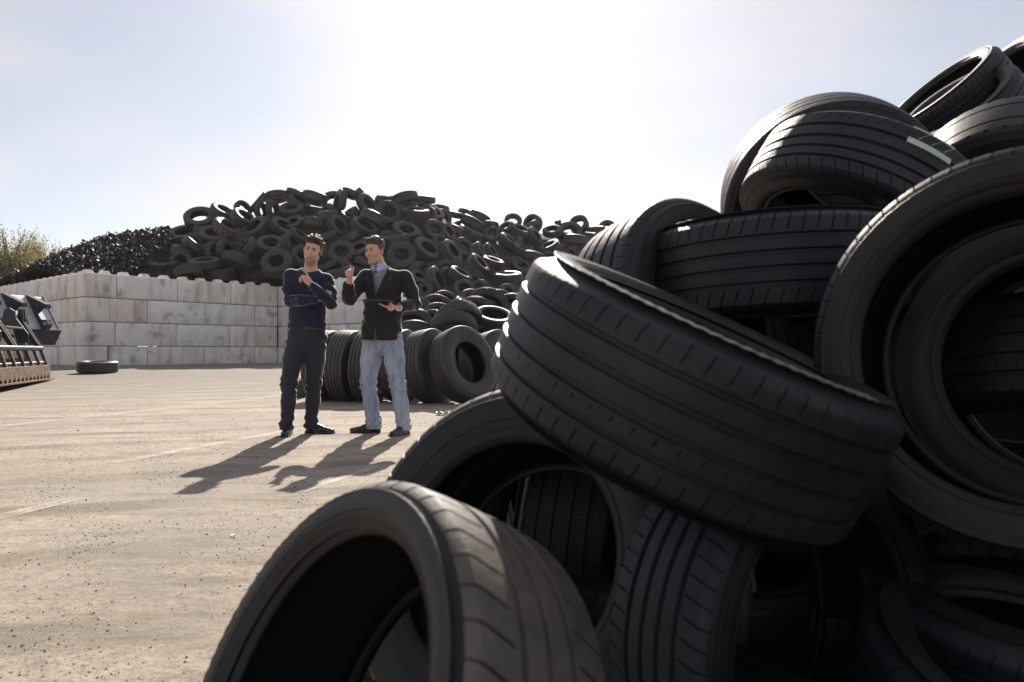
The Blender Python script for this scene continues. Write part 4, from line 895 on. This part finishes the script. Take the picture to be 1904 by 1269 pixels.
def person_sweater():
    g = Vector((-1.95, 7.0, 0)); H = .0052
    hc = np.array((.066, -.015, 1.742)); M = rotM(.14, .20, .06)
    sL, eL, wL = (-.152, .005, 1.505), (-.128, -.075, 1.262), (.135, -.205, 1.262)
    sR, eR, wR = (.192, .005, 1.462), (.268, -.130, 1.232), (.142, -.290, 1.375)
    hipL, hipR = (-.085, .0, .965), (.100, .02, .958); kL, kR = (-.150, -.03, .50), (.050, .09, .49); aL, aR = (-.178, -.02, .085), (.012, .13, .085)
    f = Field((-.36, -.46, -.01), (.44, .30, 1.93), H)
    head(f, hc, M, jaw=1.0); f.cone((.045, .01, 1.66), (.030, .022, 1.52), .056, .062, .03); f.cone((-.10, .02, 1.49), (.15, .02, 1.46), .055, .055, .05)
    f.cone((.03, .01, 1.44), (.01, .01, 1.05), .125, .115, .04, ((0, 1, 0), .68)); f.ell((.005, .01, .98), (.14, .10, .10), .04)
    f.chain([sL, eL, wL], [.048, .038, .026], .02); f.chain([sR, eR, wR], [.048, .038, .026], .02); leg(f, hipL, kL, aL, (.075, .07, .05, .05, .035)); leg(f, hipR, kR, aR, (.075, .07, .05, .05, .035))
    # right hand (image right): index raised, others curled
    p = (.094, -.325, 1.438); fw = (-.30, -.30, .60); sd = (-.75, -.1, -.45); dn = (-.55, .25, -.55)
    fc = curl_fingers(p, fw, sd, dn, (.12, .75, .85, .95)); hand(f, wR, p, (.3, -.9, .2), 1, fc, [np.array(p) + (.012, -.02, -.012), np.array(p) + (-.012, -.042, .012), np.array(p) + (-.035, -.048, .024)])
    # left hand: tucked under, fingers on the far upper arm
    p2 = (.185, -.195, 1.285); fc = curl_fingers(p2, (.75, .10, .55), (-.2, -.2, .9), (.2, .9, 0), (.25, .3, .35, .4), spread=.016); hand(f, wL, p2, (0, 1, .2), 1, fc, [np.array(p2) + (0, -.02, .02), np.array(p2) + (.02, -.035, .045), np.array(p2) + (.035, -.04, .065)])
    skin = m_skin('skin_light', (.62, .40, .30), .45, (.045, .030, .022), hc + M @ np.array((0, -.062, -.108)))
    root = obj('person', f.mesh('person', skin, 1)); root.location = g; tag(root, 'man in a dark blue sweater and charcoal trousers, arms crossed, one finger raised', 'person')
    build_hair('hair', hc, M, M_hair, root, 3, .020, 0); face_bits(root, hc, M, M_hair)
    # sweater
    s = Field((-.38, -.40, .90), (.46, .28, 1.66), .0055)
    s.cone((.022, .012, 1.40), (.010, .006, 1.14), .172, .160, .05, ((0, 1, 0), .68)); s.cone((.010, .004, 1.16), (.006, .006, 1.015), .165, .180, .04, ((0, 1, 0), .70))
    s.cone((-.115, .018, 1.485), (.155, .018, 1.450), .072, .072, .05); s.cone((.032, .024, 1.53), (.030, .022, 1.49), .082, .10, .05)
    s.chain([sL, (-.150, -.03, 1.38), eL], [.066, .060, .052], .03); s.chain([eL, (.0, -.165, 1.258), wL], [.054, .050, .040], .018)
    s.chain([sR, (.240, -.05, 1.345), eR], [.066, .058, .054], .03); s.chain([eR, (.212, -.215, 1.300), wR], [.054, .048, .039], .018)
    s.cone(hc * 0 + (.046, -.01, 1.66), (.036, .008, 1.545), .066, .080, .008, op='cut')
    def fold(P, F):
        F = wr(P, F, .0052, 62, 5, [1.26, 1.05, 1.42], [.07, .05, .06]); x, y, z = P[..., 0], P[..., 1], P[..., 2]
        return np.maximum(F, (1.000 + .12 * (x < -9) - .03 * (x - .0) + .012 * np.sin(x * 20) - z))
    s.fn(fold); obj('sweater', s.mesh('sweater', M_sweater, 1), root)
    t = Field((-.34, -.28, .03), (.30, .34, 1.12), .006)
    t.cone((.006, .006, 1.06), (.005, .01, .93), .158, .168, .04, ((0, 1, 0), .70)); leg(t, (-.078, .005, .93), kL, (-.176, -.015, .07), (.098, .092, .074, .066, .058)); leg(t, (.092, .02, .925), kR, (.012, .125, .07), (.098, .092, .074, .066, .058))
    t.cone((-.176, -.03, .085), (-.176, -.045, .07), .060, .060, .03); t.cone((.02, .12, .085), (.03, .115, .07), .058, .058, .03)
    t.fn(lambda P, F: np.maximum(np.maximum(wr(P, F, .0062, 55, 9, [.10, .46, .88], [.09, .10, .07]), .052 - P[..., 2]), P[..., 2] - 1.08)); obj('trousers', t.mesh('trousers', M_trouser, 1), root)
    b = Field((-.24, -.2, .98), (.24, .2, 1.06), .005); b.cone((.006, .006, 1.06), (.006, .008, .99), .166, .170, 0, ((0, 1, 0), .71)); b.fn(lambda P, F: np.maximum(np.maximum(F, P[..., 2] - 1.026), .992 - P[..., 2])); bo = obj('belt', b.mesh('belt', M_brownl, 1), root)
    MB().box((.03, -.125, 1.006), (.028, .010, .022)).build('buckle', M_brownl, bo, bevel=.003)
    shoe(root, (-.178, .06, .002), math.radians(-82)); shoe(root, (-.035, .155, .002), math.radians(-14))
person_sweater()

def person_jacket():
    g = Vector((-1.235, 7.05, 0)); H = .0052
    hc = np.array((-.072, -.015, 1.738)); M = rotM(.12, -.04, -.48)
    sL, eL, wL = (-.158, .0, 1.500), (-.292, -.115, 1.282), (-.258, -.285, 1.430)
    sR, eR, wR = (.212, .01, 1.492), (.300, .02, 1.240), (.196, -.190, 1.196)
    kL, kR = (-.146, .06, .48), (.150, -.03, .48); aL, aR = (-.105, .13, .085), (.208, -.02, .085)
    f = Field((-.40, -.52, -.01), (.42, .32, 1.93), H)
    head(f, hc, M, jaw=.96); f.cone((-.050, .015, 1.66), (-.022, .028, 1.52), .057, .064, .03); f.cone((-.11, .02, 1.48), (.16, .02, 1.475), .055, .055, .05)
    f.cone((.01, .01, 1.44), (0, .01, 1.03), .125, .115, .04, ((0, 1, 0), .68)); f.ell((-.005, .01, .96), (.14, .10, .10), .04)
    f.chain([sL, eL, wL], [.048, .038, .026], .02); f.chain([sR, eR, wR], [.048, .038, .026], .02); leg(f, (-.095, 0, .95), kL, aL, (.075, .07, .05, .05, .035)); leg(f, (.095, 0, .95), kR, aR, (.075, .07, .05, .05, .035))
    p = (-.243, -.335, 1.500); fw = (-.06, -.62, .52); sd = (-.85, -.05, -.25); dn = (.10, .30, -.9)
    fc = curl_fingers(p, fw, sd, dn, (.10, .85, .95, 1.05)); hand(f, wL, p, (.1, -.9, -.3), 1, fc, [np.array(p) + (.022, -.012, .0), np.array(p) + (.038, -.022, .026), np.array(p) + (.044, -.030, .050)])
    # hand under the tablet, thumb on top
    p2 = (.122, -.268, 1.192); fc = curl_fingers(p2, (-.85, -.30, .08), (-.25, .85, 0), (0, .1, 1), (.12, .14, .16, .2), spread=.018); hand(f, wR, p2, (0, .1, 1), 1, fc, [np.array(p2) + (.01, -.02, .022), np.array(p2) + (-.005, -.045, .048), np.array(p2) + (-.035, -.050, .058)])
    skin = m_skin('skin_ruddy', (.60, .36, .275), .22, (.10, .07, .055), hc + M @ np.array((0, -.07, -.088)))
    root = obj('person', f.mesh('person', skin, 1)); root.location = g; tag(root, 'man in a black jacket and faded jeans, pointing and holding a tablet', 'person')
    build_hair('hair', hc, M, M_hair2, root, 12, .014, 1); face_bits(root, hc, M, M_hair2)
    # grey pullover showing in the jacket opening and at the cuff
    k = Field((-.36, -.36, 1.0), (.30, .26, 1.62), .0055)
    k.cone((-.005, .008, 1.41), (0, .004, 1.05), .152, .142, .05, ((0, 1, 0), .70)); k.cone((-.10, .018, 1.475), (.14, .018, 1.475), .058, .058, .05); k.cone((-.020, .02, 1.55), (-.02, .02, 1.50), .070, .09, .04)
    k.cone((-.285, -.15, 1.315), (-.262, -.262, 1.412), .040, .036, .01); k.cone((-.050, -.02, 1.68), (-.040, -.03, 1.605), .060, .066, .006, op='cut')
    k.fn(lambda P, F: wr(P, F, .002, 60, 3)); obj('pullover', k.mesh('pullover', M_greyknit, 1), root)
    # shirt collar
    c = Field((-.18, -.16, 1.48), (.12, .14, 1.67), .0045); c.cone((-.046, .010, 1.630), (-.030, .018, 1.555), .068, .082, 0); c.cone((-.056, .004, 1.70), (-.026, .020, 1.50), .060, .068, 0, op='cut')
    c.fn(lambda P, F: np.maximum(np.maximum(np.maximum(F, 1.560 - P[..., 2] - .35 * np.maximum(0, -P[..., 1] - .03)), P[..., 2] - 1.635 + .25 * np.maximum(0, -P[..., 1])), np.where(P[..., 1] < 0, .004 + .10 * (P[..., 2] - 1.545) - np.abs(P[..., 0] + .052), -1)))
    co = obj('shirt_collar', c.mesh('shirt_collar', M_shirt, 1), root)
    for sx in (-1, 1):
        MB().prism([(0, .012), (sx * .040, .044), (sx * .052, .006), (sx * .026, -.030)], (-.052 + sx * .003, -.088, 1.558), (1, .5 * sx, 0), (0, .25, 1), (0, -.006, 0)).build('collar_wing', M_shirt, co)
    # jacket
    j = Field((-.42, -.36, .84), (.42, .30, 1.64), .0055)
    j.cone((.010, .010, 1.41), (.004, .004, 1.18), .178, .166, .05, ((0, 1, 0), .70)); j.cone((.004, .004, 1.18), (-.018, .004, .90), .170, .200, .05, ((0, 1, 0), .84))
    j.cone((-.135, .015, 1.492), (.190, .015, 1.490), .066, .066, .045); j.cone((-.020, .036, 1.555), (-.015, .03, 1.50), .080, .10, .04)
    j.chain([sL, (-.235, -.05, 1.385), eL], [.072, .066, .062], .025); j.chain([eL, (-.285, -.185, 1.335), (-.272, -.245, 1.392)], [.064, .058, .054], .02)
    j.chain([sR, (.268, .02, 1.365), eR], [.074, .066, .060], .025); j.chain([eR, (.255, -.09, 1.218), (.212, -.165, 1.200)], [.062, .054, .048], .02)
    def shape(P, F):
        x, y, z = P[..., 0], P[..., 1], P[..., 2]; F = wr(P, F, .0042, 46, 21, [1.26, 1.10, .97], [.08, .07, .05])
        F = np.maximum(F, .905 - .018 * np.cos(x * 6) - z + .10 * np.maximum(0, .06 - np.abs(x + .035)) * (y < 0))
        # deep V opening at the front, and the split of the skirts below the last button
        t = (z - 1.315) / .30; V = np.maximum(-(x - (-.046 - .052 * t)), (x - (-.046 + .125 * t))); V = np.maximum(V, 1.315 - z); V = np.maximum(V, y + .0)
        F = np.maximum(F, -V)
        s2 = np.abs(x + .040) - .10 * np.maximum(0, 1.06 - z) ** 1.0 * .55; s2 = np.maximum(s2, y + .02); s2 = np.maximum(s2, z - 1.06); F = np.maximum(F, -s2)
        n_ = np.linalg.norm(np.stack([x + .030, y - .012, (z - 1.62) * .6], -1), axis=-1) - .074; return np.maximum(F, -n_)
    j.fn(shape); jo = obj('jacket', j.mesh('jacket', M_jacket, 1), root)
    def lapel(sx, top, mid, low, w):
        V = [top, (top[0] + sx * w * .5, top[1] + .012, top[2] - .06), (mid[0] + sx * w * 1.15, mid[1] + .018, mid[2] + .035), (mid[0] + sx * w * .80, mid[1] + .004, mid[2] + .018), (mid[0] + sx * w * 1.1, mid[1] + .012, mid[2] - .012), low, (mid[0] - sx * .004, mid[1] - .008, mid[2])]
        n = len(V); V2 = [(a, b - .015, c_) for a, b, c_ in V]; mb = MB(); mb.add([Vector(q) for q in V] + [Vector(q) for q in V2], [tuple(range(n)), tuple(range(2 * n - 1, n - 1, -1))] + [(i, (i + 1) % n, n + (i + 1) % n, n + i) for i in range(n)]); mb.build('lapel', M_jacket, jo, bevel=.002)
    lapel(-1, (-.088, -.072, 1.575), (-.076, -.122, 1.43), (-.048, -.132, 1.318), .062); lapel(1, (.062, -.062, 1.580), (.020, -.122, 1.43), (-.044, -.134, 1.318), .066)
    for z in (1.235, 1.155): MB().tube([(-.046, -.124, z), (-.046, -.137, z)], .010, 10).build('button', M_leather, jo)
    t = Field((-.28, -.26, .02), (.32, .32, 1.06), .006)
    t.cone((-.004, .006, 1.02), (-.004, .01, .92), .150, .165, .04, ((0, 1, 0), .70)); leg(t, (-.088, .005, .915), kL, (-.106, .125, .065), (.100, .094, .074, .070, .070)); leg(t, (.090, .0, .915), kR, (.210, -.02, .065), (.100, .094, .074, .070, .070))
    t.fn(lambda P, F: np.maximum(np.maximum(wr(P, F, .0066, 60, 14, [.10, .46, .84], [.09, .10, .06]), .036 - P[..., 2]), P[..., 2] - 1.02)); obj('jeans', t.mesh('jeans', M_denim, 1), root)
    shoe(root, (-.045, .165, .002), math.radians(190)); shoe(root, (.228, .06, .002), math.radians(-112))
    w = MB(); w.tube([(.196, -.185, 1.196), (.184, -.207, 1.195)], .036, 14).build('watch', M_steel, root, smooth=.6)
    # tablet held in front, seen almost edge on
    tb = empty('tablet_computer', (g.x + .012, g.y - .285, 1.232)); tb.rotation_euler = (math.radians(-11), math.radians(1.5), math.radians(4)); tag(tb, 'black tablet computer held flat by the man in the jacket', 'tablet')
    MB().box((0, 0, 0), (.27, .195, .011)).build('case', M_black, tb, bevel=.004)
    MB().box((0, 0, .0068), (.245, .172, .0016)).build('screen', simple('dark_glass', (.02, .022, .026), .08), tb)
person_jacket()
#@@SMALL
# ------------------------------------------------------------------ small things
M_white_pl = simple('white_plastic', (.68, .66, .62), .5, 0, 12, .15)
def scrap(u, v, s, label, seed):
    r = random.Random(seed); Y = gy(v); p = px(u, v, Y); V = []; n = 6
    for j in range(n):
        for i in range(n): V.append(((i / (n - 1) - .5) * s + r.uniform(-.1, .1) * s, (j / (n - 1) - .5) * s * .7, abs(r.gauss(.0, .14)) * s + .004))
    F = [(j * n + i, j * n + i + 1, (j + 1) * n + i + 1, (j + 1) * n + i) for j in range(n - 1) for i in range(n - 1)]
    o = obj('plastic_scrap', mesh_np('plastic_scrap', V, F, M_white_pl, .9), None, (p.x, Y, .003)); tag(o, label, 'scrap')
    md = o.modifiers.new('thick', 'SOLIDIFY'); md.thickness = .003
scrap(824, 772, .17, 'crumpled white plastic beside the standing tyre', 1)
scrap(606, 959, .028, 'small white scrap on the ground below the jacket man\'s shadow', 2)
scrap(436, 998, .022, 'tiny pale scrap lying alone on the beige ground', 3)
def crate():
    Y = 12.6; p = px(560, 716, Y); e = empty('canister', (p.x, Y, gz(p.x, Y))); tag(e, 'small black canister with pale bands glimpsed between the legs of the sweater man', 'canister')
    MB().box((0, 0, .14), (.24, .24, .28)).build('body', M_black, e, bevel=.02)
    for z in (.30, .335): MB().box((0, 0, z), (.22, .22, .02)).build('band', M_white_pl, e, bevel=.006)
crate()
# pale green label glued to the tread of the patterned tyre
def tyre_label():
    T = next(o for o in bpy.data.objects if o.name == 'labelled_tyre'); V = []; n = 10; a0, a1 = 2.68, 3.05
    for i in range(n + 1):
        a = a0 + (a1 - a0) * i / n
        for z in (.040, .094): V.append(((K_sport['R'] + .0015 - .030 * max(0, (z - .07)) / .03 * .42) * math.cos(a), (K_sport['R'] + .0015 - .030 * max(0, (z - .07)) / .03 * .42) * math.sin(a), z))
    F = [(2 * i, 2 * i + 1, 2 * i + 3, 2 * i + 2) for i in range(n)]
    o = obj('label', mesh_np('label', V, F, simple('label_paper', (.42, .50, .42), .5, 0, 20, .12), 3.2), T); o['label'] = 'pale green paper label stuck on the tread'
tyre_label()
#@@HAZE
def haze():
    m = bpy.data.materials.new('thin_haze'); m.use_nodes = True; n = m.node_tree.nodes; n.clear(); o = n.new('ShaderNodeOutputMaterial'); v = n.new('ShaderNodeVolumePrincipled')
    v.inputs['Color'].default_value = (.93, .92, .92, 1); v.inputs['Density'].default_value = .0002; v.inputs['Anisotropy'].default_value = .55; m.node_tree.links.new(v.outputs[0], o.inputs['Volume'])
    ob = MB().box((0, 40, 8), (240, 200, 18)).build('haze', m); tag(ob, 'thin haze over the yard, added to veil the heap like lens glare', 'haze', None, 'stuff')  # volume added so its scatter stands in for lens glare
haze()
